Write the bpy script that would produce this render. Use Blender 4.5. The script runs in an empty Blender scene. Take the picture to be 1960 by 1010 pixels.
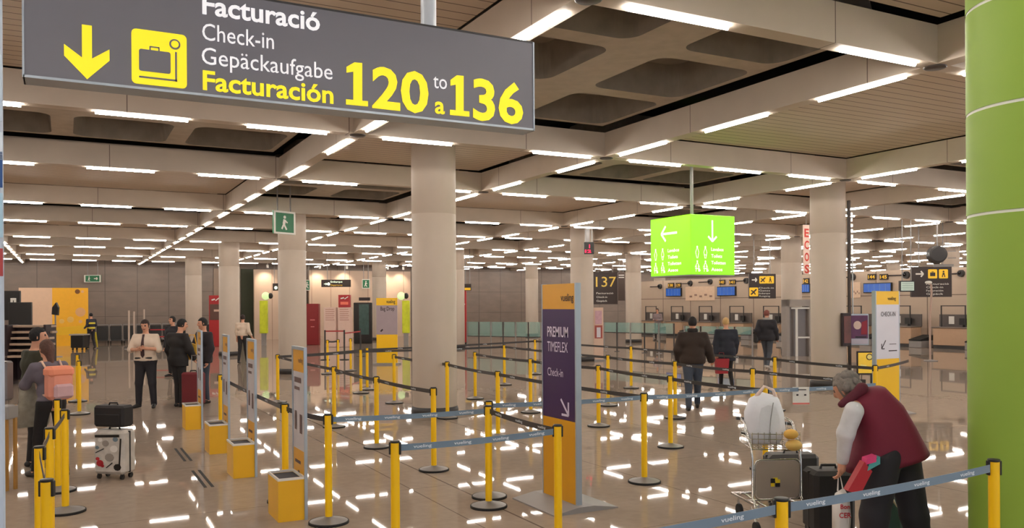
import bpy, math, random
import numpy as np
from mathutils import Vector, Matrix
random.seed(7); np.random.seed(7)
COL = bpy.context.scene.collection
SC = bpy.context.scene
# ---------------------------------------------------------------- camera (frame taken as 1960 x 1010)
FPX, YAW, ROLL, CY, CAMZ = 1610.87, .4879, -.0062, 583.32, 1.9845
sn, cs = math.sin(YAW), math.cos(YAW)
FW = np.array([sn, cs, 0.0]); R0 = np.array([cs, -sn, 0.0]); U0 = np.array([0, 0, 1.0])
RT = R0*math.cos(ROLL) + U0*math.sin(ROLL); UP = -R0*math.sin(ROLL) + U0*math.cos(ROLL)
CAM = np.array([0, 0, CAMZ])
cd = bpy.data.cameras.new('camera'); cam = bpy.data.objects.new('camera', cd); COL.objects.link(cam)
cam.matrix_world = Matrix(((RT[0], UP[0], -FW[0], 0), (RT[1], UP[1], -FW[1], 0), (RT[2], UP[2], -FW[2], CAMZ), (0, 0, 0, 1)))
cd.sensor_width = 36; cd.lens = FPX/1960*36; cd.shift_y = (CY-505)/1960; cd.clip_end = 300
SC.camera = cam
# ---------------------------------------------------------------- world: soft daylight entering the open glazed front behind the viewer
w = bpy.data.worlds.new('daylight'); SC.world = w; w.use_nodes = True
bg = w.node_tree.nodes['Background']; bg.inputs[0].default_value = (.80, .88, 1, 1); bg.inputs[1].default_value = 1.0
# ---------------------------------------------------------------- exposure
SC.view_settings.view_transform = 'Standard'; SC.view_settings.look = 'None'
SC.view_settings.exposure = 0.22; SC.view_settings.gamma = 1; SC.view_settings.use_curve_mapping = False
TUBE = 46.0          # radiance of the ceiling tubes
SC.cycles.max_bounces = 6; SC.cycles.diffuse_bounces = 4; SC.cycles.glossy_bounces = 3
SC.cycles.sample_clamp_indirect = 6; SC.cycles.use_denoising = True

def ray(x, y): return FW + (x-980)/FPX*RT - (y-CY)/FPX*UP
def at_z(x, y, z=0.0):
    d = ray(x, y); return CAM + d*((z-CAMZ)/d[2])
def at_Y(x, y, Y):
    d = ray(x, y); return CAM + d*(Y/d[1])
def at_X(x, y, X):
    d = ray(x, y); return CAM + d*(X/d[0])
def at_d(x, y, dd): return CAM + ray(x, y)*dd
def project(P):
    P = np.asarray(P, float)-CAM; d = P@FW
    return 980+FPX*(P@RT)/d, CY-FPX*(P@UP)/d, d

# ---------------------------------------------------------------- materials
def lin(c): return tuple((v/255/12.92) if v/255 <= .04045 else ((v/255+.055)/1.055)**2.4 for v in c)
def mat(name, rgb, rough=.5, metal=0.0, vary=.06, scale=6.0, bump=0.0, emit=0.0, coat=0.0, alpha=1.0, spec=.5, stretch=(1, 1, 1)):
    m = bpy.data.materials.new(name); m.use_nodes = True
    nt = m.node_tree; b = nt.nodes['Principled BSDF']
    c = lin(rgb)
    tc = nt.nodes.new('ShaderNodeTexCoord'); mp = nt.nodes.new('ShaderNodeMapping'); mp.inputs['Scale'].default_value = stretch
    nz = nt.nodes.new('ShaderNodeTexNoise'); nz.inputs['Scale'].default_value = scale; nz.inputs['Detail'].default_value = 4
    nt.links.new(tc.outputs['Object'], mp.inputs[0]); nt.links.new(mp.outputs[0], nz.inputs['Vector'])
    mx = nt.nodes.new('ShaderNodeMix'); mx.data_type = 'RGBA'
    mx.inputs[6].default_value = (*[v*(1-vary) for v in c], 1); mx.inputs[7].default_value = (*[min(1, v*(1+vary)) for v in c], 1)
    nt.links.new(nz.outputs['Fac'], mx.inputs[0]); nt.links.new(mx.outputs[2], b.inputs['Base Color'])
    b.inputs['Roughness'].default_value = rough; b.inputs['Metallic'].default_value = metal
    b.inputs['Specular IOR Level'].default_value = spec
    if coat: b.inputs['Coat Weight'].default_value = coat; b.inputs['Coat Roughness'].default_value = .08
    if alpha < 1: b.inputs['Alpha'].default_value = alpha
    if emit:
        nt.links.new(mx.outputs[2], b.inputs['Emission Color']); b.inputs['Emission Strength'].default_value = emit
    if bump:
        bp = nt.nodes.new('ShaderNodeBump'); bp.inputs['Strength'].default_value = bump; bp.inputs['Distance'].default_value = .02
        nt.links.new(nz.outputs['Fac'], bp.inputs['Height']); nt.links.new(bp.outputs[0], b.inputs['Normal'])
    m.diffuse_color = (*c, 1)
    return m
_mc = {}
def cm(rgb, rough=.55, **k):
    key = (rgb, rough, tuple(sorted(k.items())))
    if key not in _mc: _mc[key] = mat('paint_%d_%d_%d' % rgb, rgb, rough, **k)
    return _mc[key]
def math_node(nt, op, a, b=None, c=None):
    n = nt.nodes.new('ShaderNodeMath'); n.operation = op
    for i, v in enumerate((a, b, c)):
        if v is None: continue
        if isinstance(v, (int, float)): n.inputs[i].default_value = v
        else: nt.links.new(v, n.inputs[i])
    return n.outputs[0]
def lines_mat(name, rgb, dark, axes, rough=.5, vary=.08, scale=2.0, coat=0.0, spec=.5, extra=(), bump=0.0, stretch=(1, 1, 1)):
    """axes: list of (axis index, period, line width, offset) of joint lines; a noise mottles the base"""
    m = mat(name, rgb, rough, vary=vary, scale=scale, coat=coat, spec=spec, bump=bump, stretch=stretch)
    nt = m.node_tree; b = nt.nodes['Principled BSDF']
    tc = [n for n in nt.nodes if n.type == 'TEX_COORD'][0]; sp = nt.nodes.new('ShaderNodeSeparateXYZ'); nt.links.new(tc.outputs['Object'], sp.inputs[0])
    acc = None
    for ax, per, wd, off in axes:
        v = math_node(nt, 'ADD', sp.outputs[ax], -off+per*1000)
        v = math_node(nt, 'MODULO', v, per); v = math_node(nt, 'LESS_THAN', v, wd)
        acc = v if acc is None else math_node(nt, 'MAXIMUM', acc, v)
    for ax, pos, wd in extra:
        v = math_node(nt, 'ABSOLUTE', math_node(nt, 'ADD', sp.outputs[ax], -pos)); v = math_node(nt, 'LESS_THAN', v, wd)
        acc = math_node(nt, 'MAXIMUM', acc, v)
    src = b.inputs['Base Color'].links[0].from_socket
    mx = nt.nodes.new('ShaderNodeMix'); mx.data_type = 'RGBA'; mx.inputs[7].default_value = (*lin(dark), 1)
    nt.links.new(acc, mx.inputs[0]); nt.links.new(src, mx.inputs[6]); nt.links.new(mx.outputs[2], b.inputs['Base Color'])
    return m

# ---------------------------------------------------------------- mesh helpers
class MB:
    def __init__(s): s.v = []; s.f = []; s.m = []; s.sm = []
    def add(s, vs, fs, mi=0, smooth=False):
        o = len(s.v); s.v += [tuple(map(float, v)) for v in vs]
        for f in fs: s.f.append(tuple(o+i for i in f)); s.m.append(mi); s.sm.append(smooth)
        return s
    def box(s, x0, x1, y0, y1, z0, z1, mi=0, bev=0.0):
        if bev > 0:
            b = min(bev, abs(x1-x0)*.45, abs(y1-y0)*.45, abs(z1-z0)*.45)
            vs = []; idx = {}
            for i, X in enumerate((x0, x1)):
                for j, Y in enumerate((y0, y1)):
                    for k, Z in enumerate((z0, z1)):
                        sx, sy, sz = (1-2*i), (1-2*j), (1-2*k)
                        for a, p in enumerate(((X, Y+sy*b, Z+sz*b), (X+sx*b, Y, Z+sz*b), (X+sx*b, Y+sy*b, Z))):
                            idx[i, j, k, a] = len(vs); vs.append(p)
            I = idx; fs = []
            for a in range(3):
                for e in (0, 1):
                    q = []
                    for p, r in ((0, 0), (1, 0), (1, 1), (0, 1)):
                        t = [0, 0, 0]; t[a] = e; t[(a+1) % 3] = p; t[(a+2) % 3] = r; q.append(I[t[0], t[1], t[2], a])
                    fs.append(q if e else q[::-1])
                for p in (0, 1):
                    for r in (0, 1):
                        t0 = [0, 0, 0]; t0[a] = 0; t0[(a+1) % 3] = p; t0[(a+2) % 3] = r; t1 = list(t0); t1[a] = 1
                        b1, b2 = (a+1) % 3, (a+2) % 3
                        q = [I[(*t0, b1)], I[(*t1, b1)], I[(*t1, b2)], I[(*t0, b2)]]
                        fs.append(q if (p == r) else q[::-1])
            for i in (0, 1):
                for j in (0, 1):
                    for k in (0, 1):
                        q = [I[i, j, k, 0], I[i, j, k, 1], I[i, j, k, 2]]
                        fs.append(q if (i+j+k) % 2 else q[::-1])
            return s.add(vs, fs, mi)
        vs = [(x, y, z) for z in (z0, z1) for y in (y0, y1) for x in (x0, x1)]
        return s.add(vs, [(0, 2, 3, 1), (4, 5, 7, 6), (0, 1, 5, 4), (2, 6, 7, 3), (0, 4, 6, 2), (1, 3, 7, 5)], mi)
    def cyl(s, p0, p1, r0, r1=None, n=12, mi=0, caps=True, smooth=True):
        r1 = r0 if r1 is None else r1
        p0, p1 = Vector(p0), Vector(p1); d = (p1-p0)
        if d.length < 1e-9: return s
        d.normalize(); a = d.orthogonal().normalized(); b = d.cross(a)
        vs = []
        for p, r in ((p0, r0), (p1, r1)):
            for i in range(n):
                t = 2*math.pi*i/n; vs.append(p+a*(r*math.cos(t))+b*(r*math.sin(t)))
        s.add(vs, [(i, (i+1) % n, n+(i+1) % n, n+i) for i in range(n)], mi, smooth)
        if caps: s.add(vs, [tuple(range(n))[::-1], tuple(range(n, 2*n))], mi)
        return s
    def tube(s, pts, r, n=8, mi=0):
        pts = [Vector(p) for p in pts]; rs = r if isinstance(r, (list, tuple)) else [r]*len(pts)
        T = [(pts[min(i+1, len(pts)-1)]-pts[max(i-1, 0)]).normalized() for i in range(len(pts))]
        a = T[0].orthogonal().normalized(); vs = []
        for p, t, rr in zip(pts, T, rs):
            a = (a-t*a.dot(t)).normalized(); b = t.cross(a)
            for i in range(n):
                q = 2*math.pi*i/n; vs.append(p+a*(rr*math.cos(q))+b*(rr*math.sin(q)))
        m = len(pts)
        s.add(vs, [(k*n+i, k*n+(i+1) % n, (k+1)*n+(i+1) % n, (k+1)*n+i) for k in range(m-1) for i in range(n)], mi, True)
        return s.add(vs, [tuple(range(n))[::-1], tuple(range((m-1)*n, m*n))], mi)
    def lathe(s, prof, n=24, c=(0, 0), mi=0, smooth=True):
        vs = [(c[0]+r*math.cos(2*math.pi*i/n), c[1]+r*math.sin(2*math.pi*i/n), z) for r, z in prof for i in range(n)]
        fs = [(k*n+i, k*n+(i+1) % n, (k+1)*n+(i+1) % n, (k+1)*n+i) for k in range(len(prof)-1) for i in range(n)]
        return s.add(vs, fs, mi, smooth)
    def prism(s, poly, ax, a0, a1, mi=0):
        """poly: 2-D outline in the two axes other than ax, extruded from a0 to a1"""
        def P(p, a): q = list(p); q.insert(ax, a); return q
        n = len(poly); vs = [P(p, a0) for p in poly]+[P(p, a1) for p in poly]
        return s.add(vs, [tuple(range(n))[::-1], tuple(range(n, 2*n))]+[(i, (i+1) % n, n+(i+1) % n, n+i) for i in range(n)], mi)
    def ball(s, c, r, n=14, k=9, mi=0):
        r = (r, r, r) if isinstance(r, (int, float)) else r
        vs = [(c[0]+r[0]*math.sin(math.pi*j/k)*math.cos(2*math.pi*i/n), c[1]+r[1]*math.sin(math.pi*j/k)*math.sin(2*math.pi*i/n), c[2]+r[2]*math.cos(math.pi*j/k)) for j in range(k+1) for i in range(n)]
        return s.add(vs, [(j*n+i, (j+1)*n+i, (j+1)*n+(i+1) % n, j*n+(i+1) % n) for j in range(k) for i in range(n)], mi, True)
    def build(s, name, mats, parent=None):
        me = bpy.data.meshes.new(name); me.from_pydata(s.v, [], s.f)
        for m in (mats if isinstance(mats, (list, tuple)) else [mats]): me.materials.append(m)
        me.polygons.foreach_set('material_index', s.m); me.polygons.foreach_set('use_smooth', s.sm)
        me.validate(); me.update()
        o = bpy.data.objects.new(name, me); COL.objects.link(o)
        if parent: o.parent = parent
        return o
def thing(name, label, cat, loc=(0, 0, 0), rz=0.0, group=None):
    o = bpy.data.objects.new(name, None); COL.objects.link(o); o.empty_display_size = .1
    o.location = [float(v) for v in loc]; o.rotation_euler = (0, 0, rz); tag(o, label, cat, group); return o
def tag(o, label, cat, group=None):
    o['label'] = label; o['category'] = cat
    if group: o['group'] = group
    return o
def structure(o): o['kind'] = 'structure'; return o
def copy_tree(o, parent=None):
    c = o.copy(); COL.objects.link(c)
    if parent: c.parent = parent
    for ch in list(o.children): copy_tree(ch, c)
    return c
# text: real raised letters, converted to a mesh
_tx = {}
def text_mesh(s, bold):
    if (s, bold) in _tx: return _tx[s, bold]
    cu = bpy.data.curves.new('t', 'FONT'); cu.body = s; cu.size = 1; cu.resolution_u = 3; cu.offset = bold
    ob = bpy.data.objects.new('t', cu); COL.objects.link(ob)
    dg = bpy.context.evaluated_depsgraph_get(); dg.update()
    me = bpy.data.meshes.new_from_object(ob.evaluated_get(dg))
    v = [tuple(x.co) for x in me.vertices]; f = [tuple(p.vertices) for p in me.polygons]
    bpy.data.objects.remove(ob); bpy.data.meshes.remove(me); bpy.data.curves.remove(cu)
    _tx[s, bold] = (v, f); return v, f
def text_into(mb, s, x, z, h, width=None, align='L', bold=0.0, y=-.004, sx=1.0, mi=0, frame=None):
    """letters in the local x-z plane facing -y; h = cap height"""
    v, f = text_mesh(s, bold); k = h/.73
    xs = [p[0] for p in v]; w0 = (max(xs)-min(xs))*k; mn = min(xs)*k
    q = width/w0 if width else sx
    off = {'L': 0, 'C': -w0*q/2, 'R': -w0*q}[align]
    vs = [(x+off+(p[0]*k-mn)*q, y, z+p[1]*k) for p in v]
    if frame: vs = [frame(a, b, c) for a, b, c in vs]
    mb.add(vs, f, mi)
def poly(mb, pts, y=-.004, mi=0, d=.003):
    """flat raised shape in the x-z plane, outline given counter-clockwise seen from -y"""
    n = len(pts)
    vs = [(a, y, b) for a, b in pts]+[(a, y+d, b) for a, b in pts]
    mb.add(vs, [tuple(range(n)), tuple(range(n, 2*n))[::-1]]+[(i, n+i, n+(i+1) % n, (i+1) % n) for i in range(n)], mi)
def bar(mb, x0, z0, x1, z1, wd, y=-.004, mi=0, d=.003):
    a = math.atan2(z1-z0, x1-x0); nx, nz = -math.sin(a)*wd/2, math.cos(a)*wd/2
    poly(mb, [(x0-nx, z0-nz), (x1-nx, z1-nz), (x1+nx, z1+nz), (x0+nx, z0+nz)], y, mi, d)
def disc(mb, x, z, r, y=-.004, mi=0, n=20, rz=None, d=.003):
    rz = rz or r
    poly(mb, [(x+r*math.cos(2*math.pi*i/n), z+rz*math.sin(2*math.pi*i/n)) for i in range(n)], y, mi, d)
def rrect(x0, x1, z0, z1, r, n=4):
    o = []
    for cx_, cz_, a in ((x1-r, z0+r, -90), (x1-r, z1-r, 0), (x0+r, z1-r, 90), (x0+r, z0+r, 180)):
        for i in range(n+1):
            t = math.radians(a+90*i/n); o.append((cx_+r*math.cos(t), cz_+r*math.sin(t)))
    return o
def arrow(mb, x, z, L, ang, wd, y=-.004, mi=0, head=.5):
    """arrow centred on (x, z), pointing along ang (degrees, 0 = +x)"""
    a = math.radians(ang); c, s_ = math.cos(a), math.sin(a)
    tx, tz = x+c*L/2, z+s_*L/2
    bar(mb, x-c*L/2, z-s_*L/2, tx, tz, wd, y, mi)
    for t in (135, -135):
        b = math.radians(ang+t); bar(mb, tx-c*wd*.3, tz-s_*wd*.3, tx+math.cos(b)*L*head, tz+math.sin(b)*L*head, wd, y, mi)
ORD = ['first', 'second', 'third', 'fourth', 'fifth', 'sixth', 'seventh', 'eighth', 'ninth', 'tenth', 'eleventh', 'twelfth', 'thirteenth', 'fourteenth', 'fifteenth', 'sixteenth', 'seventeenth', 'eighteenth', 'nineteenth', 'twentieth']
M = dict(
    white=mat('white_paint', (225, 222, 215), .5), black=mat('black_plastic', (22, 20, 20), .45), dark=mat('dark_grey', (52, 50, 50), .5),
    yellow=mat('yellow_paint', (255, 200, 14), .35, vary=.04), gold=mat('yellow_panel', (222, 160, 22), .4, vary=.04), purple=mat('purple_panel', (52, 18, 78), .4, vary=.05),
    steel=mat('brushed_steel', (170, 168, 166), .32, metal=.9, scale=30), chrome=mat('chrome', (205, 203, 200), .15, metal=1, scale=20),
    grey=mat('grey_metal', (140, 136, 134), .5, metal=.0), silver=mat('silver_edge', (170, 180, 190), .35, metal=.4), brown=mat('sign_brown', (45, 30, 26), .45),
    ink=mat('dark_ink', (40, 26, 30), .6), red=mat('red_panel', (165, 26, 30), .45), green=mat('exit_green', (28, 110, 70), .5), rubber=mat('rubber', (28, 27, 27), .8),
    skin=mat('skin', (205, 150, 122), .55, vary=.05, scale=20), lens=mat('glass_lens', (14, 14, 16), .1))
# ================================================================ setting: ceiling grid
ZL = 4.4345                                       # height of the ceiling tubes
GWX, GNX, GWY, GNY, GX0, GY0 = 5.811155, 4.34679, 6.100255, 4.75055, 3.76614, 5.73986
def gx(i): return GX0 + (i//2)*(GWX+GNX) + (GNX if i % 2 else 0)
def gy(j): return GY0 + (j//2)*(GWY+GNY) + (GWY if j % 2 else 0)
YB, XE = 53.6, 74.0
m_beam = lines_mat('beam_concrete', (206, 192, 176), (120, 105, 95), [(0, 2.9, .012, .7), (1, 3.05, .012, .4)], .7, vary=.07, scale=3)
m_plank = lines_mat('ceiling_planks', (204, 186, 166), (96, 80, 70), [(1, .20, .016, 0)], .65, vary=.06, scale=.6)
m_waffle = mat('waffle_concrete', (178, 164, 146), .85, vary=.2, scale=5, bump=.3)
m_coffer = mat('coffer_dark_concrete', (138, 128, 116), .9, vary=.3, scale=4, bump=.4)  # coffer interiors toned darker and greyer than the ribs
m_void = mat('ceiling_void', (30, 24, 22), .9)
m_cap = mat('node_cap', (70, 60, 54), .5)
m_floor = lines_mat('polished_terrazzo', (160, 144, 129), (112, 97, 86), [(1, 2.5, .008, 1.05)], .025, vary=.16, scale=9, spec=.06, extra=[(0, 3.745, .011), (0, 3.29, .006), (0, 5.79, .006), (0, 8.3, .006), (0, 10.8, .006)])
m_col = mat('column_plaster', (182, 168, 153), .6, vary=.05, scale=2)
# polished stone mottling on two scales
structure(MB().box(-12, XE, -9, YB+.6, -.12, 0).build('floor', m_floor))
I0, I1, J0, J1 = -3, 14, -2, 10
for i in range(I0, I1+1):
    x = gx(i); b = MB().box(x-.1, x+.1, gy(J0), YB, ZL+.03, ZL+.43)
    structure(b.build('ceiling_beam', m_beam))
for j in range(J0, J1+1):
    y = gy(j)
    if y > YB: continue
    b = MB()
    for i in range(I0, I1): b.box(gx(i)+.1, gx(i+1)-.1, y-.1, y+.1, ZL+.031, ZL+.43)
    for i in range(I0, I1+1): b.lathe([(0, ZL+.012), (.10, ZL+.012), (.115, ZL+.02), (.115, ZL+.04)], 20, (gx(i), y), 1)
    structure(b.build('ceiling_beam', [m_beam, m_cap]))
structure(MB().box(gx(I0), XE, gy(J0), YB, ZL+1.2, ZL+1.3).build('ceiling', m_void))
def waffle(nx, ny, sx, sy, thick_x):
    """ribbed slab sx by sy centred on the origin, underside at z = 0, nx by ny rounded coffers"""
    b = MB(); n = 28; R = .10; T = .34
    for a in range(nx):
        for c in range(ny):
            x0, x1 = -sx/2+sx*a/nx, -sx/2+sx*(a+1)/nx; y0, y1 = -sy/2+sy*c/ny, -sy/2+sy*(c+1)/ny
            rx0 = R if not (thick_x and a > 0) else T; rx1 = R if not (thick_x and a < nx-1) else T
            ry0 = R if (thick_x or c == 0) else T; ry1 = R if (thick_x or c == ny-1) else T
            if thick_x: ry0 = R+.06 if c else R; ry1 = R+.06 if c < ny-1 else R
            else: rx0 = R+.06 if a else R; rx1 = R+.06 if a < nx-1 else R
            q = rrect(x0+rx0, x1-rx1, y0+ry0, y1-ry1, .22, 6); m = len(q)
            cxm, cym = sum(p[0] for p in q)/m, sum(p[1] for p in q)/m
            outer = []
            for px, py in q:      # push each rim point out to the cell edge
                dx, dy = px-cxm, py-cym
                t = min(((x1-cxm) if dx > 0 else (x0-cxm))/dx if abs(dx) > 1e-6 else 1e9, ((y1-cym) if dy > 0 else (y0-cym))/dy if abs(dy) > 1e-6 else 1e9)
                outer.append((cxm+dx*t, cym+dy*t))
            k = .91
            loops = [[(*p, 0) for p in outer], [(*p, 0) for p in q], [(cxm+(p[0]-cxm)*.99, cym+(p[1]-cym)*.99, .06) for p in q], [(cxm+(p[0]-cxm)*k, cym+(p[1]-cym)*k, .44) for p in q]]
            vs = [p for l in loops for p in l]
            fs = [(l*m+i, (l+1)*m+i, (l+1)*m+(i+1) % m, l*m+(i+1) % m) for l in range(3) for i in range(m)]
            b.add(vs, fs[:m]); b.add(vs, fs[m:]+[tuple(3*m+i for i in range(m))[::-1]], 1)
            for (ca, cb) in ((x0, y0), (x1, y0), (x1, y1), (x0, y1)):   # fill the cell corner
                near = sorted(range(m), key=lambda i: (outer[i][0]-ca)**2+(outer[i][1]-cb)**2)[:2]
                b.add([(ca, cb, 0), (*outer[near[0]], 0), (*outer[near[1]], 0)], [(0, 1, 2)])
    return b
wz = ZL+.50; mesh_w = {}
for i in range(I0, I1):
    for j in range(J0, J1):
        if gy(j) >= YB: continue
        wx, wy = (i % 2 == 1), (j % 2 == 0)      # wide in x, wide in y
        xa, xb, ya, yb = gx(i), gx(i+1), gy(j), min(gy(j+1), YB)
        if project(((xa+xb)/2, (ya+yb)/2, ZL))[2] < -6: continue
        if wx == wy:
            g = .115 if wx else .22
            structure(MB().box(xa+g, xb-g, ya+g, yb-g, ZL+.45, ZL+.49).build('ceiling', m_plank))
        else:
            g = .24; key = wx
            if key not in mesh_w:
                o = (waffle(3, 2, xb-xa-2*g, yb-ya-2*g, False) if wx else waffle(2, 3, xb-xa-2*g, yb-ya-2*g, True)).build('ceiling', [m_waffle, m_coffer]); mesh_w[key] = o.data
            else:
                o = bpy.data.objects.new('ceiling', mesh_w[key]); COL.objects.link(o)
            o.location = ((xa+xb)/2, (ya+gy(j+1))/2, wz); structure(o)
# columns stand in the middle of the narrow bays
def column(x, y):
    b = MB().lathe([(.404, .16), (.404, 3.62), (.398, 3.625), (.398, 3.64), (.404, 3.645), (.404, ZL+.45)], 40, (x, y))
    b.lathe([(0, 0), (.43, 0), (.43, .10), (.415, .16), (.404, .16)], 40, (x, y), 1)
    return structure(b.build('column', [m_col, M['dark']]))
for i in (-2, 0, 2, 4, 6, 8):
    for j in (1, 3, 5, 7, 9):
        x, y = (gx(i)+gx(i+1))/2, (gy(j)+gy(j+1))/2
        px, py, d = project((x, y, 2))
        if d > 2 and -250 < px < 2250 and y < YB-1: column(x, y)
GCX, GCY = (gx(0)+gx(1))/2, (gy(-1)+gy(0))/2        # the near column, clad in green panels
m_green = lines_mat('green_cladding', (142, 176, 66), (96, 130, 40), [(2, 50, .001, 40)], .55, vary=.05, scale=1.5)
b = MB(); z = 0.0
zs = [0.0, 2.58, 3.29, 4.0, ZL+.45]
for a, c in zip(zs[:-1], zs[1:]):
    b.lathe([(.492, a+.01), (.492, c-.01)], 72, (GCX, GCY))
    b.lathe([(.488, c-.012), (.488, c+.012)], 72, (GCX, GCY), 1)
structure(b.build('column', [m_green, mat('white_joint', (225, 230, 215), .5)]))
# walls
m_marble = lines_mat('grey_stone_wall', (128, 113, 102), (88, 76, 68), [(0, 1.7, .03, .3), (2, 1.45, .02, 0)], .45, vary=.22, scale=1.3, stretch=(1, 1, 2.5))
m_counterwall = lines_mat('counter_wall_panels', (190, 170, 150), (116, 98, 86), [(1, 2.75, .05, .3), (2, 2.3, .04, 0)], .6, vary=.04)
m_peach = lines_mat('pale_wall_panels', (190, 166, 146), (140, 112, 96), [(0, 1.2, .03, .2)], .6, vary=.05)
structure(MB().box(-12, 44, YB, YB+.3, 0, ZL+1.2).build('wall_back', m_marble))
structure(MB().box(-12.3, -12, -9, YB, 0, ZL+1.2).build('wall_left', m_marble))
XW = 34.8
structure(MB().box(XW, XW+.3, 6.5, 47.4, 0, 3.52).build('wall_right', m_counterwall))
structure(MB().box(44, XE, YB, YB+.3, 0, ZL+1.2).build('wall_back', m_marble))
structure(MB().box(XE, XE+.3, -9, YB, 0, ZL+1.2).build('wall_far', m_marble))
YP = 51.6
xp = [float(at_Y(x, 600, YP)[0]) for x in (487, 534, 592, 700, 786)]
b = MB().box(xp[0], xp[1]+1.5, YP, YP+.25, 0, 4.2); b.box(xp[2], xp[4], YP, YP+.25, 0, 4.2)
structure(b.build('wall_partition', m_peach))
b = MB()
for X, y0, y1 in ((1.35, 9.75, 10.83), (1.425, 9.75, 10.83), (1.35, 11.55, 12.65), (1.425, 11.55, 12.65)): b.box(X-.016, X+.016, y0, y1, .0005, .003)
m_tape = M['rubber']
for k, (y0, y1, wh) in enumerate(((9.75, 10.83, 'pair nearer the viewer'), (11.55, 12.65, 'pair farther back'))):
    o = MB().box(1.334, 1.366, y0, y1, .0004, .003).box(1.409, 1.441, y0, y1, .0004, .003).build('floor_tape', m_tape)  # pair of black tape strips lying on the floor
    tag(o, 'two black parallel tape strips on the floor, '+wh, 'floor tape')
# ---------------------------------------------------------------- ceiling tubes
m_tube = mat('tube_glow', (255, 246, 236), .5, emit=TUBE, vary=0.01)
m_tubecap = M['grey']
def tube_mb(L, alongx):
    b = MB(); n = 6; pr = [(.021*math.cos(math.pi*k/n), .028-.036*math.sin(math.pi*k/n)) for k in range(n+1)]
    poly_ = pr
    if alongx: b.prism([(p[0], p[1]) for p in poly_], 0, -L/2, L/2)
    else: b.prism([(p[0], p[1]) for p in poly_], 1, -L/2, L/2)
    return b
tube_x = tube_mb(1.1, True).build('ceiling_tube_light', m_tube); tube_y = tube_mb(1.2, False).build('ceiling_tube_light', m_tube)
cand = []
for j in range(J0, J1+1):
    if gy(j) > YB-.2: continue
    for i in range(I0, I1):
        L = gx(i+1)-gx(i)
        for o in ((.93, 3.47) if i % 2 == 0 else (1.03, 2.94, 4.80)): cand.append((True, j, gx(i)+o, gy(j)))
for i in range(I0, I1+1):
    for j in range(J0, J1):
        for o in ((.95, 3.0, 5.1) if j % 2 == 0 else (.98, 3.65)):
            if gy(j)+o < YB-.8: cand.append((False, i, gx(i), gy(j)+o))
vis, rest = [], []
for c in cand:
    px, py, d = project((c[2], c[3], ZL))
    (vis if (d > 1 and -15 < px < 1875 and -5 < py < 1010) else rest).append((d, px, py, c))
vis.sort(key=lambda t: t[0]); rest = [r for r in rest if r[0] > -14 and r[0] < 60] + vis[290:]; vis = vis[:290]
rowname = {}; cnt = {}
for d, px, py, c in vis: cnt.setdefault((c[0], c[1]), []).append((px if c[0] else d, c))
order = {k: [t[1] for t in sorted(v)] for k, v in cnt.items()}
rows = sorted({c[1] for _, _, _, c in vis if c[0]}); cols = sorted({c[1] for _, _, _, c in vis if not c[0]})
for d, px, py, c in vis:
    src = tube_x if c[0] else tube_y
    o = src.copy(); COL.objects.link(o); o.location = (c[2], c[3], ZL)
    if d < 34:
        k = order[c[0], c[1]].index(c)
        nm = ('slim white tube light, %s from the left on the %s cross beam' % (ORD[k], ORD[rows.index(c[1])])) if c[0] else ('slim white tube light, %s from the viewer on the %s lengthwise beam from the left' % (ORD[k], ORD[cols.index(c[1])]))
        tag(o, nm, 'ceiling light', 'tube lights under the ceiling beams')
    else:
        tag(o, 'small white tube light among the crowded far rows under the ceiling', 'ceiling light', 'far tube lights under the ceiling beams')
bpy.data.objects.remove(tube_x); bpy.data.objects.remove(tube_y)
b = MB()  # far tubes plus unseen ones beyond the frame, kept for their light
for d, px, py, c in rest:
    t = tube_mb(1.1 if c[0] else 1.2, c[0]); b.add([(v[0]+c[2], v[1]+c[3], v[2]+ZL) for v in t.v], t.f)
o = b.build('ceiling_tube_lights', m_tube); o['kind'] = 'stuff'; o = tag(o, 'remaining tube lights of the ceiling grid', 'ceiling light', 'far tube lights under the ceiling beams')
# ================================================================ hanging signs
L_ = lambda P: None
YS = 2.10*2.45
def sp(x, y): P = at_Y(x, y, YS); return float(P[0]), float(P[2])
sx0, sz0 = sp(46, 160)[0], sp(1020, 250)[1]; sx1 = sp(1020, 165)[0]; sz1 = sp(1020, 81)[1]
t = thing('overhead_direction_sign', 'large grey hanging sign with white and yellow check-in lettering at top left', 'sign', (sx0, YS, sz0))
W_, H_ = sx1-sx0, sz1-sz0
m_sign = mat('sign_grey', (116, 115, 124), .4, vary=.03); m_ylet = mat('letter_yellow_glow', (255, 236, 30), .5, vary=.02, emit=.4); m_wlet = mat('letter_white_glow', (250, 250, 255), .5, vary=.02, emit=.35)  # lettering given a faint glow of its own to read brighter
MB().box(0, W_, 0, .16, .012, H_-.008).build('panel', m_sign, t)
MB().box(-.004, W_+.004, -.006, .166, 0, .014).box(W_-.001, W_+.010, -.006, .166, 0, H_).box(-.008, .002, -.006, .166, 0, H_).build('frame', M['silver'], t)
MB().box(0, W_, -.003, .163, H_-.008, H_+.004).build('top_rail', M['dark'], t)
xp_ = sp(829, 20)[0]-sx0
for q, (xx) in enumerate((xp_, .62)):
    MB().cyl((xx, .08, H_), (xx, .08, ZL+.44-sz0), .052, n=20).build('hanging_pole', mat('pole_white', (205, 212, 220), .35), t)
def sl(x, y): a = sp(x, y); return a[0]-sx0, a[1]-sz0
def fit(mt, s, xl, yl, xr, ytop, bold):
    a, b_ = sl(xl, yl), sl(xr, yl+(xr-xl)*.1); c = sl(xl, ytop)
    mb = MB(); text_into(mb, s, a[0], a[1], c[1]-a[1], width=b_[0]-a[0], bold=bold); mb.build('lettering', mt, t)
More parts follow.
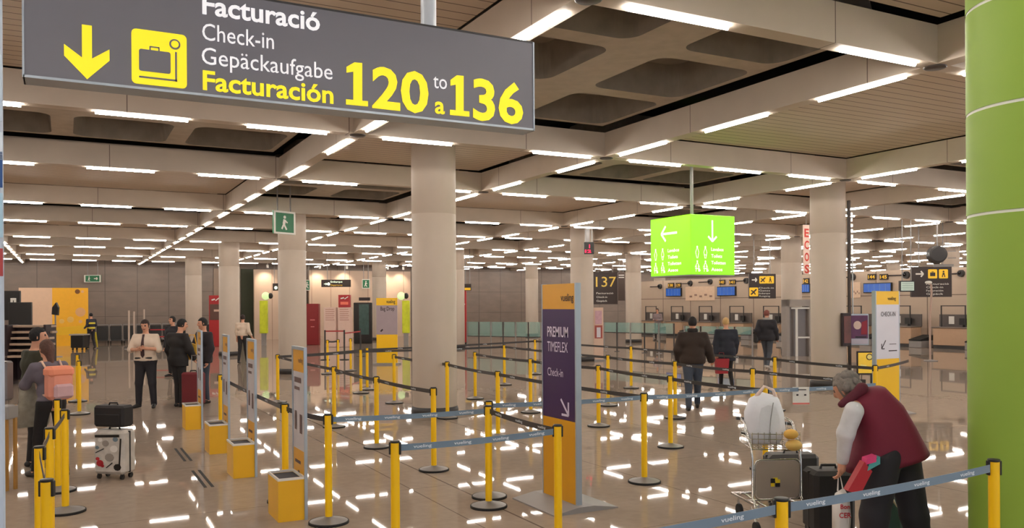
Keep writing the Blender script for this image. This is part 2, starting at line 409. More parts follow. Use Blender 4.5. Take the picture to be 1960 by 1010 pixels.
fit(m_wlet, 'Facturació', 387, 26, 612, -13, .022); fit(m_wlet, 'Check-in', 387, 76, 524, 42, .0); fit(m_wlet, 'Gepäckaufgabe', 386, 122, 636, 88, .0)
fit(m_ylet, 'Facturación', 388, 171, 638, 133, .022)
fit(m_ylet, '20', 712, 204, 820, 124, .026); fit(m_ylet, '36', 905, 226, 1001, 147, .026)
for xl, xr, xs0, xs1, yb, yt in ((662, 704, 676, 693, 200, 118), (861, 898, 872, 887, 220, 143)):
    b = MB(); g = lambda x, y: sl(x, y+(x-xl)*.092); th_ = 10
    poly(b, [g(xl, yb), g(xr, yb), g(xr, yb-th_), g(xs1, yb-th_), g(xs1, yt), g(xs0+2, yt), g(xl+1, yt+10), g(xl+1, yt+21), g(xs0, yt+18), g(xs0, yb-th_), g(xl, yb-th_)]); b.build('lettering', m_ylet, t)
fit(m_ylet, 'a', 832, 216, 851, 182, .022); fit(m_wlet, 'to', 829, 168, 855, 138, .0)
b = MB(); a0, a1 = sl(164, 48), sl(169, 152); wd = (sl(208, 100)[0]-sl(121, 92)[0])
cxa = (a0[0]+a1[0])/2; zb = a1[1]; zt = a0[1]
poly(b, [(cxa-wd*.11, zt), (cxa-wd*.11, zb+wd*.52), (cxa-wd*.5, zb+wd*.80), (cxa-wd*.5, zb+wd*.52), (cxa, zb), (cxa+wd*.5, zb+wd*.52), (cxa+wd*.5, zb+wd*.80), (cxa+wd*.11, zb+wd*.52), (cxa+wd*.11, zt)])
b.build('down_arrow', m_ylet, t)
b = MB(); p0, p1 = sl(252, 159), sl(357, 68); poly(b, rrect(p0[0], p1[0], p0[1], p1[1], .025))
b.build('pictogram_plate', m_ylet, t)
b = MB(); cw, ch = p1[0]-p0[0], p1[1]-p0[1]; q = lambda u, v: (p0[0]+cw*u, p0[1]+ch*v)
poly(b, rrect(*[q(u, 0)[0] for u in (.13, .70)], *[q(0, v)[1] for v in (.24, .64)], .012), y=-.008)
bar(b, *q(.32, .70), *q(.50, .70), .007, -.008); bar(b, *q(.33, .64), *q(.33, .70), .007, -.008); bar(b, *q(.49, .64), *q(.49, .70), .007, -.008)
bar(b, *q(.13, .13), *q(.82, .13), .010, -.008); bar(b, *q(.80, .11), *q(.80, .66), .010, -.008)
disc(b, *q(.78, .80), .030, -.008); b.build('suitcase_scale_symbol', m_sign, t)
b = MB(); disc(b, *q(.78, .80), .020, -.012); b.build('scale_dial', m_ylet, t)
# green lit cube for the toilets
P0 = at_d(1322, 470, 14.9); th = thing('toilet_sign_cube', 'bright green lit hanging sign box with white arrows and toilet symbols', 'sign', (P0[0], P0[1], 0))
zT, zB = float(at_d(1322, 409, 14.9)[2]), float(at_d(1322, 525, 14.9)[2])
m_gl = mat('lit_green', (132, 226, 8), .4, vary=.06, scale=1.2, emit=.75); m_wl = mat('lit_white', (235, 255, 225), .4, vary=.02, emit=1.0)
S_ = 1.05
wr = None
for wq in np.linspace(.5, 2, 60):
    if project((P0[0]+wq, P0[1], zB))[0] >= 1407: wr = wq; break
wl_ = None
for wq in np.linspace(.5, 2.5, 80):
    if project((P0[0], P0[1]+wq, zB))[0] <= 1246: wl_ = wq; break
MB().box(0, wr, 0, wl_, zB, zT, bev=.01).build('box', m_gl, th)
MB().box(.002, wr-.002, .002, wl_-.002, zB-.02, zB).build('lower_edge', M['grey'], th)
MB().cyl((wr/2, wl_/2, zT), (wr/2, wl_/2, ZL+.52), .03).build('hanging_pole', M['grey'], th)
def figs(mb, fr, wd_, H):
    # two standing figures, and below them a group, drawn as slender outlines
    def seg(a, c, e, f, w_):
        n = MB(); bar(n, a, c, e, f, w_); mb.add([fr(*v) for v in n.v], n.f)
    def dsc(x, z, r):
        n = MB(); disc(n, x, z, r, n=10); mb.add([fr(*v) for v in n.v], n.f)
    for k, xx in enumerate((.14, .32)):
        x = wd_*xx
        dsc(x, H*.46, .018)
        for s in (-1, 1):
            seg(x+s*.006, H*.445, x+s*.036, H*.37, .010); seg(x+s*.036, H*.37, x+s*.010, H*.27, .010)
        if k: seg(x-.03, H*.33, x+.03, H*.33, .010)
        dsc(x, H*.22, .016)
        for s in (-1, 1):
            seg(x, H*.205, x+s*.05, H*.12, .010); seg(x+s*.02, H*.15, x+s*.03, H*.05, .010)
        seg(x-.05, H*.10, x+.06, H*.10, .010); dsc(x+.05, H*.07, .02)
H = zT-zB
bw = MB()
fA = lambda a, y, c: (a, -.004+y*.3, zB+c)                 # face towards -y
fB = lambda a, y, c: (-.004+y*.3, wl_-a, zB+c)             # face towards -x
for fr, wd_, words in ((fA, wr, ('Lavabos', 'Toilets', 'Toiletten', 'Aseos')), (fB, wl_, ('Lavabos', 'Toilets', 'Toiletten', 'Aseos'))):
    bw = MB(); figs(bw, fr, wd_, H); bw.build('figure_symbols', m_wl, th)
    for k, s in enumerate(words): bw = MB(); text_into(bw, s, wd_*.45, H*(.40-.112*k), H*.058, sx=wd_*.42/(.35 if len(s) < 6 else .40), bold=.012, frame=fr); bw.build('lettering', m_wl, th)
bw = MB(); n = MB(); arrow(n, wr*.48, H*.73, H*.36, -90, .035, head=.36); bw.add([fA(*v) for v in n.v], n.f); bw.build('arrow', m_wl, th); bw = MB()
n = MB(); arrow(n, wl_*.48, H*.72, wl_*.40, 180, .04, head=.42); bw.add([fB(*v) for v in n.v], n.f)
bw.build('arrow', m_wl, th)
# dark hanging signs: face parallel to the check-in wall or to the cross beams, built where they hang
def hung(name, label, xa, xb, ya, yb, d, m, rz=0.0, ceil=True, depth=.12, cat='sign', top=.51):
    """board centred at the pixel box, at distance d, turned rz from facing the viewer"""
    pc = at_d((xa+xb)/2, (ya+yb)/2, d); w_ = (xb-xa)/FPX*d/max(.55, math.cos(rz)); h_ = (yb-ya)/FPX*d
    t = thing(name, label, cat, (pc[0], pc[1], pc[2]-h_/2), -YAW+rz)
    MB().box(-w_/2, w_/2, 0, depth, 0, h_, bev=.006).build('panel', m, t)
    if ceil:
        b = MB()
        for s in (-.3, .3): b.cyl((w_*s, depth/2, h_), (w_*s, depth/2, ZL+top-(pc[2]-h_/2)), .018, n=8)
        b.build('hanging_rods', M['grey'], t)
    return t, w_, h_
def picto(b, x, z, s, kind):
    if kind == 'plane':
        bar(b, x-s*.32, z-s*.30, x+s*.30, z+s*.30, s*.16, -.012); bar(b, x-s*.05, z+s*.02, x-s*.3, z+s*.18, s*.13, -.012); bar(b, x+s*.02, z-s*.04, x+s*.18, z-s*.30, s*.13, -.012)
    elif kind == 'case':
        poly(b, [(x-s*.28, z-s*.25), (x+s*.28, z-s*.25), (x+s*.28, z+s*.15), (x-s*.28, z+s*.15)], -.012); bar(b, x-s*.12, z+s*.22, x+s*.12, z+s*.22, s*.08, -.012)
    else:
        disc(b, x, z+s*.25, s*.10, -.012, n=10); bar(b, x, z+s*.12, x, z-s*.12, s*.22, -.012); bar(b, x-s*.10, z-s*.1, x-s*.14, z-s*.36, s*.1, -.012); bar(b, x+s*.10, z-s*.1, x+s*.14, z-s*.36, s*.1, -.012)
m_ysq = mat('sign_yellow', (240, 190, 40), .5, vary=.03, emit=.2); m_wtx = mat('sign_white', (215, 210, 200), .5, vary=.03, emit=.1)
def dirsign(label, xa, xb, ya, yb, d, kinds, lines, left=True):
    t, w_, h_ = hung('direction_sign', label, xa, xb, ya, yb, d, M['brown'])
    for i, s_ in enumerate(lines): b = MB(); text_into(b, s_, w_*(-.5+.36), h_*(.40-.11*i), h_*.065, width=w_*(.56 if i == 0 else .42)); b.build('lettering', m_wtx, t)
    b, s = MB(), MB(); k = h_*.30; y0 = h_*.76
    arrow(b, w_*(-.5+.20), y0, w_*.20, 0, h_*.05, head=.5)
    for i, kd in enumerate(kinds[:2]):
        xx = w_*(.02+.27*i); poly(s, rrect(xx-k/2, xx+k/2, y0-k/2, y0+k/2, k*.1)); picto(b_p := MB(), xx, y0, k, kd); s.add(b_p.v, b_p.f, 1)
    if len(kinds) > 2:
        xx, zz, k2 = w_*(-.5+.17), h_*.27, h_*.36; poly(s, rrect(xx-k2/2, xx+k2/2, zz-k2/2, zz+k2/2, k2*.1)); picto(b_p := MB(), xx, zz, k2, kinds[2]); s.add(b_p.v, b_p.f, 1)
    b.build('arrow', m_wtx, t); s.build('pictograms', [m_ysq, M['brown']], t)
dirsign('dark brown hanging sign with right arrow and three yellow pictograms beside the column', 1434, 1485, 524, 571, 33, ('plane', 'person', 'plane'), ('Check-in', 'Gates', 'Embarque', 'Ausgang'))
dirsign('dark brown hanging sign with right arrow and two yellow pictograms near the green column', 1745, 1822, 510, 568, 29, ('case', 'person'), ('Facturació', 'Check-in', 'Facturación', 'Gepäck'))
t, w_, h_ = hung('zone_sign', 'tall dark brown sign with yellow number 137 behind the purple totem', 1136, 1182, 521, 582, 47, M['brown'])
b = MB(); text_into(b, '137', -w_*.40, h_*.55, h_*.33, width=w_*.84); b.build('number', mat('dim_yellow', (214, 180, 80), .5, emit=.15), t)
for i, s_ in enumerate(('Facturació', 'Check-in', 'Gepäck')): b = MB(); text_into(b, s_, -w_*.38, h_*(.32-.12*i), h_*.06, width=w_*(.7 if i == 0 else .45)); b.build('lettering', m_wtx, t)
t, w_, h_ = hung('zone_sign', 'narrow dark board half hidden behind a pale column beside number 137', 1183, 1196, 521, 575, 48.5, mat('dark_taupe', (74, 58, 50), .5))
b = MB(); bar(b, -w_*.4, h_*.9, w_*.4, h_*.9, .05); bar(b, -w_*.4, h_*.82, w_*.4, h_*.82, .05); b.build('lettering', m_wtx, t)
t, w_, h_ = hung('zone_sign', 'dark sign with white and yellow lines over the far doorway', 615, 671, 535, 549, 46, M['brown'])
b = MB(); text_into(b, 'Embarque', -w_*.18, h_*.6, h_*.25, width=w_*.4); arrow(b, -w_*.36, h_*.42, w_*.10, 0, .03); disc(b, -w_*.25, h_*.42, h_*.2); b.build('white_lettering', m_wl, t)
b = MB(); text_into(b, 'Departures', -w_*.18, h_*.15, h_*.25, width=w_*.4); b.build('yellow_lettering', m_ysq, t)
def exit_sign(label, xa, xb, ya, yb, d, rz=0.0, ar=None, ceil=True, top=.51):
    t, w_, h_ = hung('exit_sign', label, xa, xb, ya, yb, d, M['green'], rz, ceil, .06, top=top)
    b = MB(); f = rrect(-w_/2, w_/2, 0, h_, .01); 
    bar(b, -w_/2, h_*.04, w_/2, h_*.04, h_*.08); bar(b, -w_/2, h_*.96, w_/2, h_*.96, h_*.08); bar(b, -w_*.46, 0, -w_*.46, h_, w_*.08); bar(b, w_*.46, 0, w_*.46, h_, w_*.08)
    b.build('border', m_wtx, t); b = MB()
    x = -w_*.2 if ar else 0
    disc(b, x, h_*.74, h_*.07, n=10); bar(b, x, h_*.64, x-h_*.05, h_*.44, h_*.14); bar(b, x-h_*.05, h_*.44, x+h_*.10, h_*.20, h_*.08); bar(b, x-h_*.05, h_*.44, x-h_*.16, h_*.22, h_*.08); bar(b, x, h_*.60, x+h_*.15, h_*.50, h_*.06)
    if ar: arrow(b, w_*.2, h_*.5, w_*.22, 0, h_*.12)
    b.build('running_figure', m_wtx, t); return t
exit_sign('green and white exit sign hanging in front of the second column from the left foreground', 530, 560, 404, 448, 21.5, rz=.95, top=1.2)
exit_sign('dark green exit sign with arrow hanging before the far stone wall at left', 161, 193, 526, 540, 47, ar=True)
exit_sign('small green exit sign over the dark far doorway', 693, 708, 534, 552, 48)
exit_sign('narrow green exit sign at the right edge of a pale column in the middle distance', 583, 593, 535, 556, 48)
t, w_, h_ = hung('pictogram_sign', 'small dark square sign with a white dot by the yellow-green wall light', 522, 534, 542, 556, 47.5, M['brown'], top=1.2)
b = MB(); disc(b, 0, h_*.4, h_*.22); b.build('white_dot', m_wl, t)
t, w_, h_ = hung('pictogram_sign', 'small dark and yellow sign at the right side of the large column', 888, 902, 543, 556, 42, M['brown'])
b = MB(); bar(b, -w_*.4, h_*.25, w_*.4, h_*.25, h_*.35); b.build('yellow_band', m_ysq, t)
# red clock display on the column, banner of letters, round loudspeaker, camera
t, w_, h_ = hung('led_clock', 'small black display with red digits hanging by the column behind the purple totem', 1118, 1137, 463, 486, 27.6, M['black'])
b = MB(); text_into(b, '1', 0, h_*.5, h_*.3, bold=.03); text_into(b, '12', -w_*.4, h_*.12, h_*.25, width=w_*.6, bold=.03); b.build('digits', mat('led_red', (255, 20, 60), .5, emit=2.5), t)
MB().box(-w_*.35, w_*.1, .14, .3, h_, h_+1.1).build('cable_conduit', M['grey'], t)
pc = at_d(1544, 476, 25.2)
t = thing('hanging_banner', 'narrow vertical banner with red letters at the left edge of the right column', 'banner', (pc[0], pc[1], 0), -YAW+.55)
z0, z1 = float(at_d(1544, 524, 25.2)[2]), float(at_d(1544, 430, 25.2)[2])
MB().box(-.13, .13, 0, .03, z0, z1).build('cloth', mat('banner_cream', (235, 205, 190), .7), t)
b = MB()
for k, s in enumerate('ECOS'): text_into(b, s, -.1, z1-.36-.36*k, .25, width=.2, bold=.03)
b.build('red_letters', mat('banner_red', (205, 50, 35), .6), t)
MB().cyl((0, .015, z1), (0, .015, ZL+.47), .01, n=8).build('hanging_rods', M['grey'], t)
pc = at_d(1794, 487, 26); t = thing('loudspeaker', 'round black loudspeaker hanging above the brown sign near the green column', 'loudspeaker', (pc[0], pc[1], 0), -YAW-.3)
zc = float(pc[2]); b = MB().cyl((0, -.22, zc), (0, .16, zc), .25, .29, n=28).cyl((0, .16, zc), (0, .26, zc), .29, .15, n=28); b.build('housing', M['black'], t)
MB().cyl((0, -.235, zc), (0, -.22, zc), .21, .24, n=28).build('grille', M['dark'], t)
MB().cyl((0, 0, zc+.28), (0, 0, ZL+.47), .02).box(.29, .52, -.02, .02, zc+.08, zc+.11).box(.29, .52, -.02, .02, zc-.13, zc-.10).box(-.1, .45, -.02, .02, zc-.38, zc-.3).build('bracket', M['grey'], t)
# ================================================================ queue barrier posts and belts
def post_proto():
    t = thing('barrier_post', 'x', 'barrier post')
    MB().cyl((0, 0, .04), (0, 0, .985), .033, n=20).build('tube', M['yellow'], t)
    MB().lathe([(0, .062), (.036, .062), (.05, .05), (.16, .026), (.176, .02)], 32).build('base', mat('base_grey', (128, 124, 122), .4, metal=.35), t)
    MB().lathe([(.170, .0), (.183, .0), (.183, .018), (.176, .024), (.170, .02)], 32).lathe([(0, .002), (.172, .002)], 32).build('base_rim', M['rubber'], t)
    MB().lathe([(.0345, .985), (.0365, .987), (.0365, .998), (.034, 1.0), (0, 1.0)], 20).build('cap', M['black'], t)
    for a in (0, 1, 3):
        c, s = math.cos(a*math.pi/2), math.sin(a*math.pi/2)
        b = MB().box(-.014, .014, .027, .044, .900, .990, bev=.003); b.v = [(v[0]*c-v[1]*s, v[0]*s+v[1]*c, v[2]) for v in b.v]
        b.build('belt_clip', M['black'], t)
    return t
PP = post_proto()
POSTS = {}
def bpost(key, x, y, label, rz=0.0):
    o = copy_tree(PP); o.location = (x, y, 0); o.rotation_euler = (0, 0, rz); o['label'] = label; o['group'] = 'queue barrier posts'
    POSTS[key] = (x, y)
for a in (
 ('P1', 2.12, 5.83, 'yellow barrier post in the foreground cut off below, left end of the nearest middle belt'),
 ('P2', 3.67, 7.43, 'front one of two yellow posts standing together left of the purple totem'),
 ('P2b', 3.86, 7.80, 'yellow post close behind its twin, left of the purple totem'),
 ('P3', 3.57, 5.94, 'yellow post in front of the purple totem, cut off at the bottom edge'),
 ('P4', 2.12, 7.60, 'yellow post right beside the nearest yellow bin'),
 ('P9', 1.97, 8.66, 'yellow post behind the nearest display panel, between first and second bins'),
 ('P5', 3.91, 9.40, 'yellow post standing in front of the big middle column'),
 ('P6', 3.84, 11.30, 'yellow post left of the big column, next behind the one in front of it'),
 ('P8', 3.88, 13.55, 'yellow post in the lane left of the big column, third from its front'),
 ('P27', 3.86, 17.60, 'yellow post left of the second column, at the far end of the left lane'),
 ('P7', 5.92, 13.60, 'orange-lit yellow post at the right edge of the big column'),
 ('P16', 5.72, 11.25, 'yellow post directly behind the pair left of the purple totem'),
 ('P21', 5.90, 16.25, 'yellow post seen just left of the big column with its dark base'),
 ('P10', 5.69, 7.60, 'nearest yellow post right of the purple totem'),
 ('P11', 7.40, 9.28, 'yellow post right of centre, front one of an overlapping pair'),
 ('P12', 9.34, 11.58, 'yellow post partly hidden behind another, left of the walking man in brown jacket'),
 ('P13', 7.66, 11.45, 'yellow post just right of the purple totem, nearest its edge'),
 ('P14', 9.38, 13.68, 'yellow post right of the purple totem, second from its edge'),
 ('P15', 11.80, 16.25, 'short-looking yellow post far back, third right of the purple totem'),
 ('P17', 7.65, 16.10, 'yellow post nearest the right side of the red pillar base'),
 ('P18', 9.62, 18.55, 'far yellow post between red pillar and purple totem, with orange reflection above'),
 ('P19', 7.56, 13.54, 'yellow post close left of the purple totem, front of two'),
 ('P20', 11.85, 20.94, 'yellow post close left of the purple totem, rear of two'),
 ('P22', 6.30, 19.20, 'far yellow post just left of the yellow and grey totem, its right one'),
 ('P23', 5.92, 18.50, 'far yellow post second left of the yellow and grey totem'),
 ('P24', 7.68, 24.99, 'distant yellow post third left of the yellow and grey totem'),
 ('P25', 7.13, 24.44, 'distant thick-looking yellow post before the white kiosks'),
 ('P26', 6.76, 24.25, 'distant thin yellow post left of the white kiosks post'),
 ('P28', 2.0, 12.87, 'orange-lit yellow post between the third and fourth bins'),
 ('P29', -.01, 9.26, 'tall yellow post at left with full round base in view'),
 ('P30', -.08, 10.35, 'yellow post hidden close behind the tall left one with full base'),
 ('P31', -.12, 7.93, 'yellow post in the left corner row just before the tall one'),
 ('P32', -.17, 6.89, 'yellow post at lower left corner, leftmost of the row'),
 ('P33', -.10, 5.54, 'lowest yellow post at the lower left corner with belt hanging down'),
 ('P34', .22, 17.6, 'far yellow post behind the woman with the pink backpack, front one'),
 ('P34b', .22, 20.0, 'far yellow post behind the woman with the pink backpack, rear one'),
 ('P35', 3.20, 3.13, 'yellow post at the bottom edge below the luggage trolley'),
 ('P36', 5.14, 3.25, 'yellow post in front of the green column at lower right'),
 ('P37', 7.38, 7.47, 'yellow post behind the trolley with white bags'),
 ('P38', 9.27, 9.64, 'yellow post left behind the trolley bags, full height visible to the left'),
 ('P39', 11.59, 11.48, 'yellow post below the walking man with a bag near the right column'),
 ('P40', 11.32, 9.08, 'yellow post left beside the white and yellow check-in totem'),
): bpost(*a, rz=-YAW)
for o in list(PP.children): bpy.data.objects.remove(o)
bpy.data.objects.remove(PP)
m_blk = mat('belt_black', (46, 42, 42), .45, vary=.1); m_blk_daylit = mat('belt_black_daylit', (112, 132, 150), .4, vary=.06); m_redb = mat('belt_red', (170, 40, 44), .5)  # blue-grey is a copy of the black belt with daylight sheen painted in
m_btx = mat('belt_print', (228, 234, 240), .5)
def belt(a, c, kind, label, words=0, sag=.012, z=.945, txt=1, ends=.045):
    A = POSTS[a] if isinstance(a, str) else a; B = POSTS[c] if isinstance(c, str) else c
    A, B = np.array(A, float), np.array(B, float); L = np.linalg.norm(B-A); u = (B-A)/L; A = A+u*ends; B = B-u*ends; L = np.linalg.norm(B-A)
    nx = np.array([u[1], -u[0]])
    if nx@(np.array([0, 0])-A) < 0: nx = -nx; 
    flip = (np.cross(np.append(u, 0), [0, 0, 1])@np.append(nx, 0)) < 0
    o = thing('barrier_belt', label, 'barrier belt', (A[0], A[1], 0), 0, 'retractable queue belts')
    N = 12; b = MB(); vs = []
    zz = lambda t: z - sag*4*t*(1-t)
    for i in range(N+1):
        t = i/N; p = u*L*t
        for s, h in ((-1, -1), (1, -1), (1, 1), (-1, 1)): vs.append((p[0]+nx[0]*.0012*s, p[1]+nx[1]*.0012*s, zz(t)+h*.024))
    fs = [(i*4+k, (i+1)*4+k, (i+1)*4+(k+1) % 4, i*4+(k+1) % 4) for i in range(N) for k in range(4)]+[(0, 1, 2, 3), (N*4+3, N*4+2, N*4+1, N*4)]
    b.add(vs, fs).build('webbing', {'k': m_blk, 'b': m_blk_daylit, 'r': m_redb}[kind], o)
    if words:
        tb = MB()
        for w_ in range(words):
            t0 = (w_+.30)/words*L
            def fr(a_, y_, c_, t0=t0):
                s = t0+a_; s = L-s if flip else s
                p = u*s + nx*(.0022-y_*.05); return (p[0], p[1], zz(min(max(s/L, 0), 1))+c_)
            text_into(tb, 'vueling', 0, -.009, .024, width=.15, bold=.01, frame=fr, y=0)
        tb.build('brand_print', m_btx, o)
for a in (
 ('P1', 'P3', 'b', 'daylit blue-grey belt with white print in the foreground, left of the purple totem base', 4),
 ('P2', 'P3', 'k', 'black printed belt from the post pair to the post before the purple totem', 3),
 ('P4', 'P2', 'b', 'long daylit blue-grey belt from beside the nearest bin to the post pair', 4),
 ('P2b', 'P10', 'b', 'daylit blue-grey belt passing behind the purple totem', 5),
 ('P10', 'P37', 'b', 'daylit blue-grey belt from right of the purple totem to behind the trolley', 4),
 ('P37', (9.1, 7.25), 'b', 'daylit blue-grey belt from behind the trolley towards the bending woman', 3),
 ('P35', 'P36', 'b', 'large daylit blue-grey printed belt across the bending woman at lower right', 4),
 ('P35', (1.0, 3.05), 'b', 'daylit blue-grey belt running off the bottom edge below the trolley', 4),
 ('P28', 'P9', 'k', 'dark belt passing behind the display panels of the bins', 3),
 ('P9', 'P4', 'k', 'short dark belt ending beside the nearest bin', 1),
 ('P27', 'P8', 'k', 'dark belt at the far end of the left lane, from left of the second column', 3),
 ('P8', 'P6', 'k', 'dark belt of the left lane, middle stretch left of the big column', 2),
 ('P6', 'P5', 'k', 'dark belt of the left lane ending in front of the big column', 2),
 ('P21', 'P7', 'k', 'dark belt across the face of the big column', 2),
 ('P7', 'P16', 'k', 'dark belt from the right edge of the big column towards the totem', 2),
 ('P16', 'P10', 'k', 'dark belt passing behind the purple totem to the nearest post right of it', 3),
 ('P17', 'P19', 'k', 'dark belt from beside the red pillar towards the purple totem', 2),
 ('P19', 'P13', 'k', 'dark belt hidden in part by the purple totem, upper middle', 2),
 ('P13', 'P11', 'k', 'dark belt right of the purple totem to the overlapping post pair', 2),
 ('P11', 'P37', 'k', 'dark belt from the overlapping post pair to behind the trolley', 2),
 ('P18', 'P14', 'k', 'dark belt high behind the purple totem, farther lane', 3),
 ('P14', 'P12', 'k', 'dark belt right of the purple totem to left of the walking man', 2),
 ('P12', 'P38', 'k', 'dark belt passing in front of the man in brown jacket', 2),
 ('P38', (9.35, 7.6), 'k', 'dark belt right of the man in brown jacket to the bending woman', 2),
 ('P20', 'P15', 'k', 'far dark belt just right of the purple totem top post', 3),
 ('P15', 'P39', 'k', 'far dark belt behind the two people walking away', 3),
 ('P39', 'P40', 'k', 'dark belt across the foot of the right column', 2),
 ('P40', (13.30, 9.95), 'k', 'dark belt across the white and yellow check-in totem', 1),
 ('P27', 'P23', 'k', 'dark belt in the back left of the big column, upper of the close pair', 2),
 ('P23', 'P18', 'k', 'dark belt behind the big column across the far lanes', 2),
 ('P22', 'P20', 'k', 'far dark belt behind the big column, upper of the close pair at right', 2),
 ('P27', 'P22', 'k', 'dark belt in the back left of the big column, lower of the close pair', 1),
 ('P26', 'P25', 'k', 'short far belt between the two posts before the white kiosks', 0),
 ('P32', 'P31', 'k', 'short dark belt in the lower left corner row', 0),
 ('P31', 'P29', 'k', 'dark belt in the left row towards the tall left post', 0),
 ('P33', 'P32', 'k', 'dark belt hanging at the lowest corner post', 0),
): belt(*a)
# ================================================================ free-standing totems
m_face = mat('panel_white', (222, 220, 228), .45, vary=.02); m_pt = mat('totem_print_white', (226, 214, 236), .5, vary=.02)
# purple totem: its face looks to the left (-x)
XT, Y0, Y1 = 4.33, 6.87, 7.49
t = thing('information_totem', 'tall purple and yellow standing totem with white arrow, right of centre foreground', 'sign', (XT, Y1, 0), -math.pi/2)
WT, HT = Y1-Y0, 2.19      # local x runs towards the viewer, local +y into the panel
MB().box(0, WT, 0, .03, .035, .85).build('lower_panel', M['gold'], t)
MB().box(0, WT, 0, .03, .85, 1.94).build('middle_panel', M['purple'], t)
MB().box(0, WT, 0, .03, 1.94, HT).build('header', M['yellow'] if 0 else M['gold'], t)
MB().box(WT, WT+.022, -.004, .055, .03, HT+.004).box(-.014, 0, -.004, .055, .03, HT+.004).box(0, WT, .03, .055, .03, HT).build('edge_frame', M['silver'], t)
b = MB().prism([(-.30, 0), (.42, 0), (.42, .012), (.14, .055), (-.04, .055), (-.30, .012)], 0, -.12, WT+.10); b.build('base_plate', M['grey'], t)
MB().box(-.08, WT+.06, -.26, .38, .0, .006).build('foot', M['rubber'], t)
b = MB(); text_into(b, 'vueling', .60, 2.02, .075, align='R', width=.235, bold=.012)
b.build('header_lettering', M['ink'], t)
b = MB()
text_into(b, 'PREMIUM', .10, 1.665, .105, width=.40, bold=.016); text_into(b, 'TIMEFLEX', .10, 1.515, .105, width=.39, bold=.0); text_into(b, 'Check-in', .10, 1.27, .085, width=.30)
bar(b, .355, 1.05, .49, .86+.05, .022); bar(b, .495, .90, .495, 1.03, .022); bar(b, .495, .90, .37, .90, .022); b.build('lettering', m_pt, t)
# white check-in totem, facing the viewer side (-y)
t = thing('information_totem', 'white and yellow standing totem reading CHECK-IN near the green column', 'sign', (13.02, 10.17, 0))
W2 = .60; b = MB().box(-W2/2, W2/2, 0, .05, .04, .98); b.build('lower_panel', M['yellow'], t)
MB().box(-W2/2, W2/2, 0, .05, .98, 1.95).build('middle_panel', m_face, t); MB().box(-W2/2, W2/2, 0, .05, 1.95, HT).build('header', M['yellow'], t)
MB().box(-W2/2-.02, -W2/2, -.003, .08, .03, HT+.004).box(W2/2, W2/2+.02, -.003, .08, .03, HT+.004).build('edge_frame', M['silver'], t)
MB().prism([(-.28, 0), (.34, 0), (.34, .012), (.12, .05), (-.04, .05), (-.28, .012)], 0, -.38, .38).build('base_plate', M['grey'], t)
b = MB(); text_into(b, 'vueling', W2*.36, 2.03, .065, align='R', width=.22, bold=.012); b.build('header_lettering', M['ink'], t)
b = MB(); text_into(b, 'CHECK-IN', -.18, 1.74, .085, width=.38, bold=.0); bar(b, -.16, 1.17, -.06, 1.31, .016); bar(b, -.165, 1.16, -.165, 1.25, .016); bar(b, -.165, 1.16, -.09, 1.16, .016); bar(b, .02, 1.12, .24, 1.12, .018); bar(b, .04, 1.24, .22, 1.24, .010); b.build('lettering', M['ink'], t)
# far yellow and grey totem
pc = at_z(741, 697)
t = thing('information_totem', 'far yellow and grey standing totem left of the big column', 'sign', (pc[0], pc[1], 0), -YAW)
k = pc@FW/FPX; W3 = 40*k; zt = 1.9845+(586-570)*k
hz = lambda y: float(at_d(741, y, pc@FW)[2])
MB().box(-W3/2, W3/2, 0, .06, .03, hz(640)).build('lower_panel', M['yellow'], t); MB().box(-W3/2, W3/2, 0, .06, hz(640), hz(584)).build('middle_panel', mat('panel_mauve', (168, 152, 158), .5), t)
MB().box(-W3/2, W3/2, 0, .06, hz(584), hz(570)).build('header', M['yellow'], t)
MB().box(-W3*.62, W3*.62, -.25, .3, 0, .05).build('base_plate', M['grey'], t)
b = MB(); text_into(b, 'vueling', W3*.4, hz(580), .12, align='R', width=W3*.42, bold=.015); text_into(b, 'Bag Drop', -W3*.3, hz(594), .14, width=W3*.66, bold=.01); bar(b, -W3*.3, hz(634), -W3*.2, hz(630), .05); b.build('lettering', M['ink'], t)
